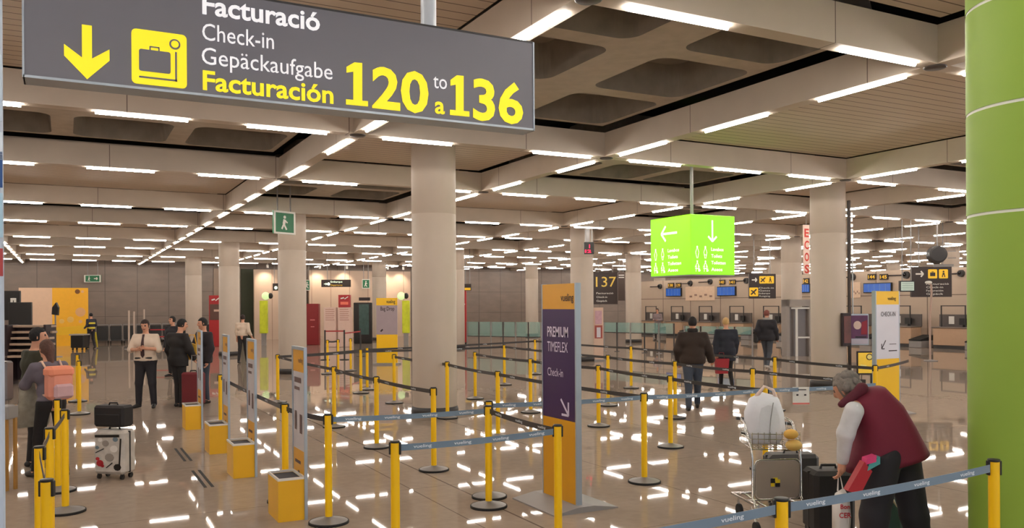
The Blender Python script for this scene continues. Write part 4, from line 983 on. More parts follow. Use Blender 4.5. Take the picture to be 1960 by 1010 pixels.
# ================================================================ things carried and wheeled
t = thing('shoulder_bag', 'red pouch bag with pink and teal strap at the hip of the bending woman', 'bag', spot(1640, 6.0), -YAW)
def zz(py, d): return CAMZ-(py-578)/FPX*d
b = MB().prism([(-.09, zz(935, 6)), (.0, zz(942, 6)), (.085, zz(898, 6)), (.03, zz(880, 6))], 1, -.05, .03); b.build('pouch', cm((168, 28, 40), .55), t)
MB().prism([(.04, zz(885, 6)), (.11, zz(880, 6)), (.115, zz(868, 6)), (.045, zz(874, 6))], 1, -.055, .03).build('pink_strap', cm((214, 60, 120), .6), t)
MB().prism([(.05, zz(897, 6)), (.14, zz(884, 6)), (.14, zz(870, 6)), (.06, zz(885, 6))], 1, -.052, .025).build('teal_strap', cm((70, 150, 150), .6), t)
def soft_bag(name, label, cat, loc, rz, pts, dpt, m, handles=None):
    t = thing(name, label, cat, loc, rz); b = MB(); n = len(pts); cxm = sum(p[0] for p in pts)/n; czm = sum(p[1] for p in pts)/n
    loops = []
    for f, y in ((.55, -dpt), (.88, -dpt*.75), (1.0, 0), (.88, dpt*.75), (.55, dpt)):
        loops += [(cxm+(p[0]-cxm)*f+.004*math.sin(9*i+y*40), y+.006*math.sin(5*i), czm+(p[1]-czm)*f) for i, p in enumerate(pts)]
    b.add(loops, [(l*n+i, l*n+(i+1) % n, (l+1)*n+(i+1) % n, (l+1)*n+i) for l in range(4) for i in range(n)], 0, True); b.add(loops, [tuple(range(n))[::-1], tuple(range(4*n, 5*n))])
    b.build('sack', m, t); return t
t = soft_bag('carrier_bag', 'white plastic bag with red print hanging before the bending woman', 'bag', spot(1607, 6.35), -YAW, [(-.06, zz(1030, 6.35)), (.05, zz(1030, 6.35)), (.07, zz(985, 6.35)), (.06, zz(950, 6.35)), (.03, zz(932, 6.35)), (-.03, zz(940, 6.35)), (-.055, zz(965, 6.35))], .06, cm((226, 220, 214), .5, vary=.06))
b = MB(); text_into(b, 'Bon', -.025, zz(968, 6.35), .035, width=.07, bold=.02, y=-.066); text_into(b, 'CER', -.035, zz(985, 6.35), .04, width=.09, bold=.02, y=-.066); b.build('red_print', cm((200, 40, 50), .6), t)
MB().tube([(-.02, 0, zz(938, 6.35)), (0, .03, zz(895, 6.35)), (.02, 0, zz(936, 6.35))], .006, 6).build('handles', cm((226, 220, 214)), t)
t = soft_bag('tote_bag', 'dark teal bag with beige edge hanging behind the legs of the bending woman', 'bag', spot(1697, 6.7), -YAW, [(-.10, .10), (.12, .10), (.11, .32), (.06, zz(950, 6.7)), (-.02, zz(936, 6.7)), (-.07, .36)], .05, cm((66, 92, 88), .7))
MB().tube([(-.01, -.03, zz(936, 6.7)), (.05, -.035, zz(965, 6.7)), (.10, -.03, .30), (.12, -.02, .12)], .012, 6).build('beige_edge', cm((206, 186, 164)), t)
# luggage trolley
pc = spot(1486, 7.4); q = 7.4/FPX
t = thing('luggage_trolley', 'steel luggage trolley with wire basket and grey front board at lower right', 'trolley', pc, -YAW+.12)
X = lambda px: (px-1486)*q
Z = lambda py: CAMZ-(py-579.5)*q
b = MB()
for s, x0 in ((-1, X(1437)), (1, X(1533))):
    b.tube([(x0*.98, .30, Z(808) if s > 0 else Z(806)), (x0*1.0, .16, Z(812)), (x0, .02, Z(858)), (x0, .0, Z(880)), (x0, 0, Z(950)), (x0-s*.0, -.05, .24), (x0+.0, -.12, .12)], .012, 8)
b.build('frame_tubes', M['chrome'], t)
MB().tube([(X(1430), .28, Z(806)), (X(1545), .28, Z(820))], .014, 8).tube([(X(1545), .28, Z(820)), (X(1546), .2, Z(835)), (X(1533), .04, Z(862))], .012, 8).build('handle_bar', M['dark'], t)
b = MB()
for k in range(9):
    x = X(1437)+(X(1533)-X(1437))*k/8; b.tube([(x, 0, Z(826)), (x, .0, Z(858)), (x, .25, Z(852)), (x, .27, Z(815))], .0035, 5)
for k in range(4): b.tube([(X(1437), .0+.0*k, Z(858-10*k)), (X(1533), .0, Z(862-10*k))], .0035, 5)
for k in range(4): b.tube([(X(1437), .07*k, Z(857-k)), (X(1533), .07*k, Z(861-k))], .0035, 5)
for x0 in (X(1437), X(1533)):
    for k in range(3): b.tube([(x0, 0, Z(850-10*k)), (x0, .27, Z(846-10*k))], .0035, 5)
b.build('wire_basket', M['chrome'], t)
pts = rrect(X(1443), X(1530), Z(952), Z(880), .05, 5); b = MB(); poly(b, pts, y=-.012, d=.012); b.build('front_board', mat('board_grey', (150, 138, 126), .45, vary=.05), t)
b = MB(); rr = rrect(X(1441), X(1532), Z(954), Z(878), .05, 5); b.tube([(a, -.006, c) for a, c in rr]+[(rr[0][0], -.006, rr[0][1])], .006, 6); b.build('board_rim', M['chrome'], t)
b = MB(); e = .042; cxb, czb = X(1481), Z(919)
bar(b, cxb-e/2, czb+e/2-.005, cxb+e/2, czb+e/2-.005, .03, -.018, 0); bar(b, cxb-e, czb+.005, cxb-e*.1, czb+.005, .04, -.019, 1); bar(b, cxb+e*.0, czb-.028, cxb+e, czb-.028, .04, -.019, 1); bar(b, cxb-e*.2, czb-.03, cxb-e, czb-.03, .03, -.019, 0); bar(b, cxb+.0, czb+.0, cxb+e, czb+.0, .03, -.0195, 0)
b.build('advert_sticker', [cm((222, 196, 30)), M['black']], t)
MB().tube([(X(1443), -.06, .22), (X(1443), .55, .20), (X(1530), .55, .20), (X(1530), -.06, .22)], .013, 8).tube([(X(1443), .2, .21), (X(1530), .2, .21)], .010, 8).tube([(X(1470), -.1, .18), (X(1470), .55, .19)], .01, 8).build('load_platform', M['chrome'], t)
for x0, y0 in ((X(1426), -.20), (X(1530), -.20), (X(1450), .45), (X(1522), .45)):
    MB().cyl((x0-.015, y0, .062), (x0+.015, y0, .062), .062, n=18).build('wheel', M['rubber'], t)
    MB().tube([(x0, y0, .065), (x0, y0+.03, .15), (x0*.98, y0+.12 if y0 < 0 else y0, .22)], .012, 6).build('wheel_fork', M['chrome'], t)
# on the trolley
def tp(px, py, y): return (X(px), y, Z(py))
BP = pc; RZ = -YAW+.12
t = soft_bag('carrier_bag', 'bulging white plastic bag in the trolley basket', 'bag', BP, RZ, [tp(1444, 852, 0)[::2], tp(1500, 856, 0)[::2], tp(1514, 830, 0)[::2], tp(1512, 790, 0)[::2], tp(1500, 760, 0)[::2], tp(1470, 752, 0)[::2], tp(1446, 762, 0)[::2], tp(1436, 790, 0)[::2], tp(1437, 830, 0)[::2]], .11, cm((226, 228, 236), .45, vary=.10, scale=8, bump=.3))
t.location = (Matrix.Translation(BP) @ Matrix.Rotation(RZ, 4, 'Z') @ Vector((0, .14, 0)))
MB().tube([(X(1455), 0, Z(765)), (X(1470), -.05, Z(740)), (X(1490), -.03, Z(748)), (X(1500), 0, Z(768))], [.02, .014, .014, .02], 8).build('handles', cm((226, 200, 190)), t)
MB().tube([(X(1482), -.115, Z(770)), (X(1476), -.122, Z(800)), (X(1472), -.118, Z(845))], .004, 6).build('seam', cm((150, 150, 150)), t)
t = thing('bread_bag', 'clear bag with two yellow loaves at the right end of the basket', 'bag', (Matrix.Translation(BP) @ Matrix.Rotation(RZ, 4, 'Z') @ Vector((X(1512), -.045, 0))), RZ)
MB().ball((-.01, 0, Z(829)), (.066, .05, .045)).build('loaf', mat('bread', (226, 178, 84), .6, vary=.1), t); MB().ball((.015, .0, Z(850)), (.075, .055, .05)).build('loaf', mat('bread_b', (220, 182, 100), .6, vary=.1), t)
t = suitcase('black suitcase standing right of the luggage trolley', spot(1584, 7.15), -YAW+.06, .35, .30, .58, mat('case_black', (28, 25, 26), .55, vary=.2), M['black'])
t2 = suitcase('black hard suitcase standing behind the trolley board', spot(1512, 8.35), -YAW+.06, .50, .24, .50, cm((34, 30, 30), .5), M['black'])
# white notice hung on the belt
pc = at_d(1532, 753, 12.0); t = thing('notice_sheet', 'white paper notice with red edge hung on the belt behind the trolley', 'notice', (9.0-.85, 7.27, 0), -YAW)
A_ = np.array([7.38, 7.47]); B_ = np.array([9.1, 7.25]); best = min(np.linspace(0, 1, 200), key=lambda u: abs(project((*(A_+(B_-A_)*u), .9))[0]-1532)); pn = A_+(B_-A_)*best-.012*FW[:2]; t.location = (float(pn[0]), float(pn[1]), 0); k = float(np.append(pn, 0)@FW)/FPX
NZ = lambda py: .965-(py-737)*k
MB().box(-16*k, 16*k, 0, .004, NZ(768), NZ(737)).build('sheet', M['white'], t)
b = MB(); bar(b, -12*k, NZ(742), 10*k, NZ(742), 1.5*k); bar(b, -9*k, NZ(752), -5*k, NZ(752), 3*k); bar(b, 6*k, NZ(752), 10*k, NZ(752), 3*k); b.build('print', M['ink'], t)
MB().box(-16*k, 16*k, -.003, .004, NZ(770), NZ(767)).build('red_edge', cm((214, 110, 100)), t)
# suitcase with printed shell and black bag on top, lower left
t = suitcase('small suitcase with grey and white graphic print and a red patch', spot(219, 9.8), -YAW-.22, .40, .24, .57, mat('case_print', (196, 190, 182), .5, vary=.35, scale=9), M['black'])
b = MB()
for x, z, r, mi in ((-.105, .19, .048, 0), (-.135, .24, .026, 0), (-.07, .16, .022, 0), (.125, .15, .05, 1), (-.14, .37, .026, 2), (.02, .26, .06, 3), (.08, .36, .05, 4), (-.03, .42, .045, 3), (.10, .47, .035, 2), (-.10, .46, .03, 4)): disc(b, x, z, r, y=-.1235, mi=mi, n=9, rz=r*.8)
bar(b, -.16, .31, -.05, .36, .010, -.126, 1); bar(b, -.02, .14, .06, .20, .010, -.126, 1); bar(b, -.17, .50, .15, .51, .03, -.1235, 1); bar(b, .15, .15, .17, .48, .02, -.1235, 1)
b.build('shell_print', [cm((176, 34, 44)), M['black'], cm((110, 128, 140)), cm((150, 142, 134)), cm((224, 220, 214))], t)
pcs = spot(217, 9.8)
t = thing('flight_bag', 'black bag standing on top of the small printed suitcase', 'bag', (pcs[0], pcs[1], .605), -YAW-.22)
MB().box(-.20, .20, -.10, .10, 0, .245, bev=.025).build('body', cm((34, 31, 32), .7), t); MB().tube([(-.06, 0, .24), (-.05, 0, .27), (.05, 0, .27), (.06, 0, .24)], .010, 8).build('carry_handle', M['black'], t); MB().box(-.16, .16, -.115, -.098, .02, .15, bev=.01).build('front_pocket', cm((26, 24, 25), .7), t)
# ================================================================ far side: check-in counters and wall fittings
def on_wall(name, label, cat, x0, x1, ya, yb, dep, m, group=None, part='panel', bev=.01):
    """fitting on the right wall; local x runs to the viewer's right"""
    A, B = at_X(x0, (ya+yb)/2, XW-.03), at_X(x1, (ya+yb)/2, XW-.03); w_ = abs(A[1]-B[1])
    zt, zb = float(at_X((x0+x1)/2, ya, XW-.03)[2]), float(at_X((x0+x1)/2, yb, XW-.03)[2])
    t = thing(name, label, cat, (XW-.008, float(A[1]), zb), -math.pi/2, group)
    MB().box(0, w_, -dep, 0, 0, zt-zb, bev=bev).build(part, m, t); return t, w_, zt-zb
m_scr = mat('screen_blue', (42, 84, 160), .25, vary=.25, scale=3, emit=.5)
for x0, x1, ya, yb, lab in ((1276, 1305, 551, 567, 'blue monitor on the right wall, leftmost, below the green sign box'), (1374, 1409, 548, 566, 'blue monitor on the right wall left of the brown three-pictogram sign'), (1532, 1552, 543, 560, 'blue monitor half hidden by the right column'), (1654, 1708, 541, 560, 'largest blue monitor on the right wall near the white totem')):
    t, w_, h_ = on_wall('monitor', lab, 'screen', x0, x1, ya, yb, .10, M['black'], 'wall monitors', 'housing')
    MB().box(.04, w_-.04, -.106, -.098, .04, h_-.04).build('display', m_scr, t)
    b = MB()
    for k in range(1, 5): b.box(w_*k/5-.012, w_*k/5+.012, -.109, -.105, .06, h_-.06)
    b.build('text_columns', cm((96, 140, 200)), t)
for x0, x1, ya, yb, s in ((1279, 1290, 541, 550, '138'), (1294, 1304, 541, 550, '139'), (1377, 1388, 535, 544, '140'), (1396, 1408, 535, 544, '141'), (1538, 1549, 532, 543, '142'), (1661, 1677, 524, 535, '144'), (1684, 1700, 524, 535, '145')):
    t, w_, h_ = on_wall('counter_number_sign', 'dark sign with yellow counter number %s on the right wall' % s, 'sign', x0, x1, ya, yb, .06, M['brown'], 'counter numbers')
    b = MB(); text_into(b, s, w_*.1, h_*.2, h_*.6, width=w_*.8, bold=.02, y=-.066); b.build('number', m_ysq, t)
for k, (x, y, r) in enumerate(((1262, 548, 5), (1320, 542, 5.5), (1358, 539, 5.5), (1427, 537, 6), (1630, 530, 7), (1733, 526, 7.5), (1838, 523, 7))):
    P = at_X(x, y, XW-.1); q = (P-CAM)@FW/FPX
    t = thing('security_camera', 'round dark wall camera, %s from the left along the right wall' % ORD[k], 'camera', (XW, float(P[1]), float(P[2])), -math.pi/2, 'wall cameras')
    MB().cyl((0, 0, 0), (0, -.12, 0), r*q, r*q*.9, n=20).build('housing', M['dark'], t)
    MB().ball((-r*q*.25, -.13, r*q*.15), r*q*.5).build('lens', M['lens'], t)
    MB().cyl((-.02, -.01, 0), (-1.1, -.01, .0), .03, n=8).build('cable_rail', M['ink'], t)
for x0, x1, ya, yb, lab in ((1312, 1368, 548, 575, 'pale printed board with dark marks between two blue monitors'), (1628, 1647, 540, 570, 'pale printed board right of the right column')):
    t, w_, h_ = on_wall('notice_board', lab, 'board', x0, x1, ya, yb, .03, cm((226, 196, 168), .6, vary=.12))
    b = MB()
    for k in range(5): bar(b, w_*(.15+.17*k), h_*(.3+.1*(k % 2)), w_*(.24+.17*k), h_*(.3+.1*(k % 2)), h_*.12, -.036)
    b.build('print', cm((150, 116, 100)), t)
def counter():
    t = thing('check_in_counter', 'x', 'counter')      # local x along the wall, -y towards the hall
    MB().box(-1.0, .55, -.35, .35, .14, .88, bev=.02).build('body', mat('counter_beige', (186, 154, 126), .5, vary=.05), t)
    MB().box(-.98, .53, -.32, .32, 0, .14).build('kick_plate', M['dark'], t)
    MB().box(-1.04, .58, -.40, .38, .88, .93, bev=.01).build('worktop', cm((124, 112, 104), .35), t)
    MB().box(-1.0, .75, .10, .16, .93, 1.46).build('back_screen', cm((88, 80, 76), .5), t)
    MB().box(-.55, -.30, .085, .098, 1.05, 1.38).build('notice', M['white'], t)
    MB().box(.02, .34, -.05, .0, 1.02, 1.30).box(.15, .21, -.04, .04, .93, 1.04).build('computer_screen', M['black'], t)
    MB().box(-.80, -.76, -.1, -.06, .93, 1.85).box(.30, .34, -.1, -.06, .93, 1.85).box(-.80, .34, -.1, -.06, 1.81, 1.85).build('portal_frame', M['dark'], t)
    MB().box(.62, 1.25, -.6, .3, .0, .30, bev=.02).build('weighing_plinth', M['grey'], t)
    b = MB().prism([(-.62, .31), (.35, .31), (.35, .55), (-.62, .36)], 0, .64, 1.23); b.build('conveyor_belt', M['rubber'], t)
    return t
c0 = counter()
for k in range(9):
    y = 43.6-2.62*k; o = c0 if k == 0 else copy_tree(c0)
    o.location = (33.5, y, 0); o.rotation_euler = (0, 0, -math.pi/2); o['group'] = 'check-in counters'
    o['label'] = 'beige check-in counter with grey back screen, %s from the left along the right wall' % ORD[k]
# lit television and thin lamp pole near the white totem
t, w_, h_ = hung('television', 'pale lit screen in a dark frame overlapping the brown sign at right', 1723, 1751, 537, 558, 26, M['black'], cat='screen')
MB().box(-w_*.44, w_*.44, -.006, 0, h_*.1, h_*.9).build('display', mat('display_pale', (176, 190, 176), .3, emit=.35, vary=.1), t)
b = MB()
for k in range(4): bar(b, -w_*.38, h_*(.25+.17*k), w_*.38, h_*(.25+.17*k), h_*.05, -.010)
b.build('text_rows', cm((120, 140, 130)), t)
pc = at_d(1781, 600, 28.5); q = 28.5/FPX; Zq = lambda py: CAMZ-(py-578)*q
t = thing('lamp_pole', 'thin bent pale pole in front of the brown sign near the green column', 'pole', (pc[0], pc[1], 0), -YAW)
MB().tube([(-.02, 0, 0), (-.02, 0, Zq(605)), (.04, 0, Zq(560)), (.03, 0, Zq(545)), (-.06, 0, Zq(540))], .035, 8).build('pole', cm((176, 150, 136)), t); MB().lathe([(0, 0), (.22, 0), (.22, .02), (.05, .04), (0, .04)], 20).build('base', M['grey'], t); MB().ball((-.06, 0, Zq(540)), (.12, .08, .06)).build('lamp_head', M['white'], t)
# ---------------------------------------------------------------- right column fittings
cxc, cyc = (gx(2)+gx(3))/2, (gy(1)+gy(2))/2
dc = np.array([cxc, cyc, 0])@FW
ctr = np.array([cxc, cyc, 0]); rr_ = np.array([RT[0], RT[1], 0]); ff_ = np.array([FW[0], FW[1], 0])
def near_col(off_r, off_f): return tuple(float(v) for v in (ctr+rr_*off_r+ff_*off_f))
t = thing('cable_duct', 'black vertical cable duct with small lamp cluster on the right column edge', 'duct', near_col(.462, -.10), -YAW)
MB().box(-.025, .025, -.04, .04, 0, ZL-.02).build('duct', cm((62, 52, 48), .6), t)
b = MB()
for k in range(9): b.cyl((.05, -.02, 3.0+.13*k), (.05, -.02, 3.08+.13*k), .035, n=10)
b.build('lamp_cluster', M['chrome'], t)
MB().cyl((.07, -.02, 1.6), (.07, -.02, 3.0), .018, n=8).build('pipe', M['steel'], t)
q = (dc-.6)/FPX; Zc = lambda py: CAMZ-(py-578.5)*q; Xc = lambda px: (px-1583)*q
t = thing('wall_poster', 'dark maroon poster frame fixed on the right column', 'poster', near_col(Xc(1605), -.43), -YAW+.35)
MB().box(Xc(1594)-Xc(1605), Xc(1615)-Xc(1605), -.02, .06, Zc(662), Zc(598), bev=.01).build('frame', M['ink'], t)
b = MB(); zc = Zc(630); b.box(-.10, .10, -.026, -.02, Zc(656), Zc(604)); b.build('print', mat('poster_maroon', (96, 52, 46), .4, vary=.6, scale=5), t)
t = thing('wall_poster', 'poster in violet, red and white at the right edge of the right column', 'poster', near_col(Xc(1634), -.30), -YAW-.1)
MB().box(-.21, .21, 0, .05, Zc(661), Zc(600), bev=.01).build('frame', M['silver'], t)
MB().box(-.19, .19, -.006, 0, Zc(648), Zc(603)).build('print', mat('poster_violet', (92, 44, 84), .4, vary=.5, scale=4), t)
b = MB(); disc(b, -.05, Zc(622), .09, -.012, 0, 14, .10); poly(b, [(.03, Zc(640)), (.17, Zc(640)), (.17, Zc(612)), (.05, Zc(616))], -.013, 1); bar(b, -.19, Zc(654), .19, Zc(654), .11, -.012, 2); bar(b, -.1, Zc(645), .15, Zc(645), .03, -.015, 3)
b.build('picture_shapes', [cm((206, 180, 170)), cm((136, 28, 48)), cm((186, 178, 192)), M['black']], t)
t = thing('sign_stand', 'yellow framed notice on a black stand at the foot of the right column', 'sign', near_col(Xc(1634), -.62), -YAW)
MB().box(-.20, .20, 0, .03, Zc(716), Zc(671), bev=.006).build('frame', M['ink'], t)
MB().box(-.165, .165, -.006, 0, Zc(713), Zc(674)).build('yellow_face', mat('notice_yellow', (236, 196, 60), .4, vary=.15, emit=.15), t)
b = MB(); disc(b, .09, Zc(682), .075, -.012, 0, 18); b.build('ring', M['ink'], t); b = MB(); disc(b, .09, Zc(682), .055, -.015, 0, 18); bar(b, -.12, Zc(698), .02, Zc(700), .05, -.012); b.build('pale_marks', cm((250, 232, 140)), t)
MB().box(-.17, -.13, .01, .05, 0, Zc(714)).box(.13, .17, .01, .05, 0, Zc(714)).box(-.22, .22, -.12, .18, 0, .03).build('stand', M['black'], t)
pc = at_d(1527, 600, 31.5); q = 31.5/FPX; Zd = lambda py: CAMZ-(py-579)*q
t = thing('glass_cabin', 'grey metal framed glass doorway just left of the right column', 'cabin', (pc[0], pc[1], 0), -YAW)
MB().box(-.42, -.30, 0, .6, 0, Zd(572)).box(.42, .54, 0, .6, 0, Zd(572)).box(-.42, .54, 0, .6, Zd(585), Zd(572)).build('frame', cm((150, 142, 136)), t)
MB().box(-.10, -.02, -.06, -.01, 0, Zd(588)).box(-.25, .42, -.06, -.01, Zd(590), Zd(587)).box(-.0, .42, -.05, -.01, Zd(646), Zd(643)).build('door_rails', M['white'], t)
MB().box(-.30, .42, .2, .22, 0, Zd(586)).build('glass', mat('cabin_glass', (124, 116, 112), .15, vary=.05), t)
# ---------------------------------------------------------------- glass barriers
m_glass = mat('teal_glass', (150, 190, 182), .08, alpha=.42, vary=.03)
def glass_barrier(label, x0, x1, d0, d1, n, ztop, zbot):
    A, B = at_d(x0, 640, d0), at_d(x1, 640, d1); v = (B-A)[:2]; L = float(np.linalg.norm(v)); t = thing('glass_barrier', label, 'barrier', (A[0], A[1], 0), math.atan2(v[1], v[0]))
    for k in range(n):
        MB().box(L*k/n+.05, L*(k+1)/n-.05, -.006, .006, zbot, ztop).build('glass_pane', m_glass, t)
    for k in range(n+1):
        MB().cyl((L*k/n, 0, 0), (L*k/n, 0, ztop), .03, n=10).lathe([(0, .02), (.12, .015), (.12, 0)], 14, (L*k/n, 0)).build('post', M['dark'] if k % 2 else M['grey'], t)
    MB().cyl((0, 0, zbot), (L, 0, zbot), .018, n=8).build('rail', M['dark'], t)
glass_barrier('long teal glass barrier before the far stone wall between red pillar and totem', 894, 1036, 40, 38, 6, 1.20, .52)
glass_barrier('teal glass barrier with dark posts between the purple totem and walking man', 1156, 1290, 36, 33, 5, 1.22, .80)
glass_barrier('teal glass barrier in front of the counters behind the two walking people', 1310, 1440, 33, 31, 4, 1.12, .82)
pc = at_z(1146, 690); q = (pc@FW)/FPX; Zp = lambda py: CAMZ-(py-580)*q
t = thing('poster_stand', 'narrow upright poster stand with red and violet picture right of the purple totem', 'poster stand', (pc[0], pc[1], 0), -YAW+.3)
w_ = 10*q; MB().box(-w_, w_, 0, .05, .05, Zp(586)).build('board', cm((206, 176, 156)), t)
MB().box(-w_*.7, w_*.7, -.006, 0, Zp(618), Zp(592)).build('upper_picture', mat('poster_lilac', (190, 150, 160), .5, vary=.3, scale=8), t); MB().box(-w_*.8, w_*.8, -.006, 0, Zp(645), Zp(620)).build('lower_picture', cm((150, 70, 62)), t); MB().box(-w_*.4, w_*.4, -.012, -.006, Zp(643), Zp(624)).build('white_figure', cm((200, 196, 204)), t)
MB().box(-w_*1.2, w_*1.2, -.15, .2, 0, .05).build('base', M['grey'], t)
# ---------------------------------------------------------------- far left and far middle
def kiosk(name, label, cat, x0, x1, ya, yb, m, dep=.4, rz=0.0, zb=0.0):
    pc = at_z((x0+x1)/2, yb); d = float(pc@FW); q = d/FPX; w_ = (x1-x0)*q
    hz0 = 583.3-.0062*((x0+x1)/2-980)*1.0; hz_ = hz0
    Zk = lambda py: CAMZ*(yb-py)/(yb-hz_ ) if False else CAMZ-(py-float(project(at_d((x0+x1)/2, 580, d)*[1, 1, 0]+[0, 0, CAMZ])[1]))*q
    t = thing(name, label, cat, (pc[0], pc[1], 0), -YAW+rz)
    MB().box(-w_/2, w_/2, 0, dep, zb, Zk(ya), bev=.02).build('cabinet', m, t)
    if zb: MB().box(-w_*.3, w_*.3, .05, dep-.05, 0, zb).build('foot', M['grey'], t)
    return t, w_, Zk
m_kred = mat('kiosk_red', (166, 30, 34), .45, vary=.08)
def swoosh(b, w_, z, s, mi=0):
    bar(b, -w_*.28, z, -w_*.02, z+s*.15, s*.22, -.006, mi); bar(b, w_*.02, z-s*.1, w_*.30, z+s*.35, s*.16, -.006, mi)
t, w_, Zk = kiosk('red_kiosk', 'tall red kiosk with white mark between the two far pale columns at left', 'kiosk', 400, 425, 565, 663, m_kred)
b = MB(); swoosh(b, w_, Zk(574), .3); b.build('logo', M['white'], t); MB().box(-w_*.42, w_*.4, -.01, 0, Zk(612), Zk(582)).build('display', cm((92, 62, 52)), t); MB().box(-w_*.1, w_*.3, -.016, -.01, Zk(596), Zk(592)).build('pale_text', cm((206, 170, 150)), t)
t, w_, Zk = kiosk('red_kiosk', 'dark red machine at the right edge of the second column', 'kiosk', 587, 610, 581, 660, mat('kiosk_dark_red', (132, 14, 22), .4))
b = MB(); bar(b, -w_*.2, Zk(612), w_*.2, Zk(612), .05, -.006); bar(b, -w_*.15, Zk(625), w_*.15, Zk(625), .04, -.006); b.build('pale_text', cm((214, 120, 120)), t)
t, w_, Zk = kiosk('red_kiosk', 'red pillar panel with white mark at the right edge of the big column', 'kiosk', 868, 893, 556, 659, m_kred)
b = MB(); swoosh(b, w_, Zk(567), .35); bar(b, -w_*.2, Zk(582), w_*.4, Zk(582), .06, -.006); b.build('logo', M['white'], t); MB().box(-w_/2-.02, w_/2+.02, -.02, .42, 0, Zk(655)).build('plinth', M['black'], t)
for x0, x1, lab in ((620, 644, 'white ticket kiosk, left one of the pair left of the dark doorway'), (647, 672, 'white ticket kiosk with red header, right one of the pair')):
    t, w_, Zk = kiosk('white_kiosk', lab, 'kiosk', x0, x1, 588, 664, cm((216, 186, 172), .5))
    b = MB()
    for k in range(6): bar(b, -w_*.36, Zk(592+k*4), w_*(.36 if k % 2 else .3), Zk(592+k*4), .03, -.006)
    b.build('printed_rows', cm((176, 128, 116)), t)
    if x0 > 640:
        MB().box(-w_*.46, w_*.42, .02, .3, Zk(588), Zk(564)).build('red_header', m_kred, t); b = MB(); swoosh(b, w_, Zk(571), .25); bar(b, -w_*.3, Zk(580), w_*.3, Zk(580), .14, .012, 1); b.build('logo', [M['white'], cm((236, 120, 96))], t)
t, w_, Zk = kiosk('doorway_screen', 'dark doorway with teal glow behind the white kiosks', 'doorway', 677, 712, 579, 657, M['black'], .2)
MB().box(-w_*.2, w_*.34, -.01, 0, Zk(640), Zk(582)).build('glass', mat('teal_dark', (62, 84, 80), .2, vary=.3, emit=.12), t); MB().box(-w_*.2, w_*.4, -.02, .1, Zk(575), Zk(569)).build('name_strip', M['ink'], t)
for x0, x1, xb, lab in ((770, 784, 768, 'lime green light column with round lamp at the left edge of the big column'), (497, 511, 508, 'lime green light column with round lamp left of the second column')):
    t, w_, Zk = kiosk('light_column', lab, 'light column', x0, x1, 575, 661, mat('lime_glow_%d' % x0, (196, 204, 36), .5, emit=.06, vary=.35, scale=4), .25, zb=.62)
    k = (xb-(x0+x1)/2)*(w_/14)
    MB().ball((k, .1, Zk(566)), .20).build('round_lamp', mat('lamp_pale_%d' % x0, (206, 236, 170), .4, emit=.6), t); MB().ball((k+.25, .1, Zk(566)), (.12, .12, .15)).build('dark_fitting', M['black'], t)
A = at_Y(461, 600, YB); B = at_Y(489, 600, YB)
structure(MB().box(A[0], B[0], YB-.25, YB-.02, 0, 4.3).build('trim_1', cm((58, 62, 44), .6)))
structure(MB().box(A[0]-1.6, A[0]-.9, YB-.12, YB-.02, 0, 4.3).build('trim_2', cm((150, 130, 114), .6)))
# wall-washing spotlights over the pale far wall
for k, px in enumerate((512, 612, 664, 742, 772)):
    P = at_Y(px, 515, YP-.75); t = thing('ceiling_spotlight', 'small round spotlight washing the pale far wall, %s from the left' % ORD[k], 'spotlight', (float(P[0]), YP-.75, 0), 0, 'wall spotlights')
    MB().cyl((0, 0, ZL-.16), (0, 0, ZL+.02), .07, n=14).cyl((0, 0, ZL+.02), (0, 0, ZL+.55), .015, n=8).build('housing', M['white'], t)
    ld = bpy.data.lights.new('spot', 'SPOT'); ld.energy = 110; ld.spot_size = 1.5; ld.spot_blend = .8; ld.color = (1, .82, .62); ld.shadow_soft_size = .05
    lo_ = bpy.data.objects.new('lamp', ld); COL.objects.link(lo_); lo_.parent = t; lo_.location = (0, 0, ZL-.2); lo_.rotation_euler = (math.radians(38), 0, 0)
# advertising wall
YA = 49.5
A, B, C2 = at_Y(36, 600, YA), at_Y(100, 600, YA), at_Y(169, 600, YA); q = (C2@FW)/FPX; Za = lambda py: CAMZ-(py-588.5)*q
t = thing('advertising_wall', 'cream and yellow advertising wall with pale circles at far left', 'advertising wall', (A[0], YA, 0), 0)
x1, x2 = float(B[0]-A[0]), float(C2[0]-A[0])
MB().box(0, x1, 0, .2, .0, Za(551)).build('cream_panel', cm((214, 178, 148), .5, emit=.12), t); MB().box(x1, x2, 0, .2, 0, Za(551)).build('yellow_panel', mat('advert_yellow', (226, 164, 22), .5, vary=.08, emit=.15), t)
b = MB(); s = (x2-x1)
for u, py, r, mi in ((.78, 597, .24, 0), (.50, 611, .16, 1), (.26, 614, .12, 1), (.78, 615, .09, 0), (.70, 558, .12, 2), (.84, 558, .07, 0)): disc(b, x1+s*u, Za(py), r, -.006, mi, 18)
poly(b, [(x1+.1, Za(640)), (x2-.05, Za(640)), (x2-.05, Za(622)), (x1+.1, Za(626))], -.005, 3)
b.build('circles', [cm((230, 176, 120)), cm((236, 190, 96)), cm((120, 74, 24)), cm((240, 190, 30))], t)
def dark_display(label, x0, x1, ya, yb, d):
    pc = at_d((x0+x1)/2, 600, d); q = d/FPX; Zq = lambda py: CAMZ-(py-589)*q; t = thing('display_stand', label, 'display', (pc[0], pc[1], 0), -YAW+.2); w_ = (x1-x0)*q
    MB().box(-w_/2, w_/2, 0, .12, Zq(yb), Zq(ya), bev=.01).build('screen', M['black'], t); MB().box(-.06, .06, .02, .1, 0, Zq(yb)).box(-w_*.4, w_*.4, -.25, .3, 0, .05).build('stand', M['black'], t); return t, w_, Zq
dark_display('large black display on a stand at far left before the pale slats', 18, 58, 578, 632, 27)
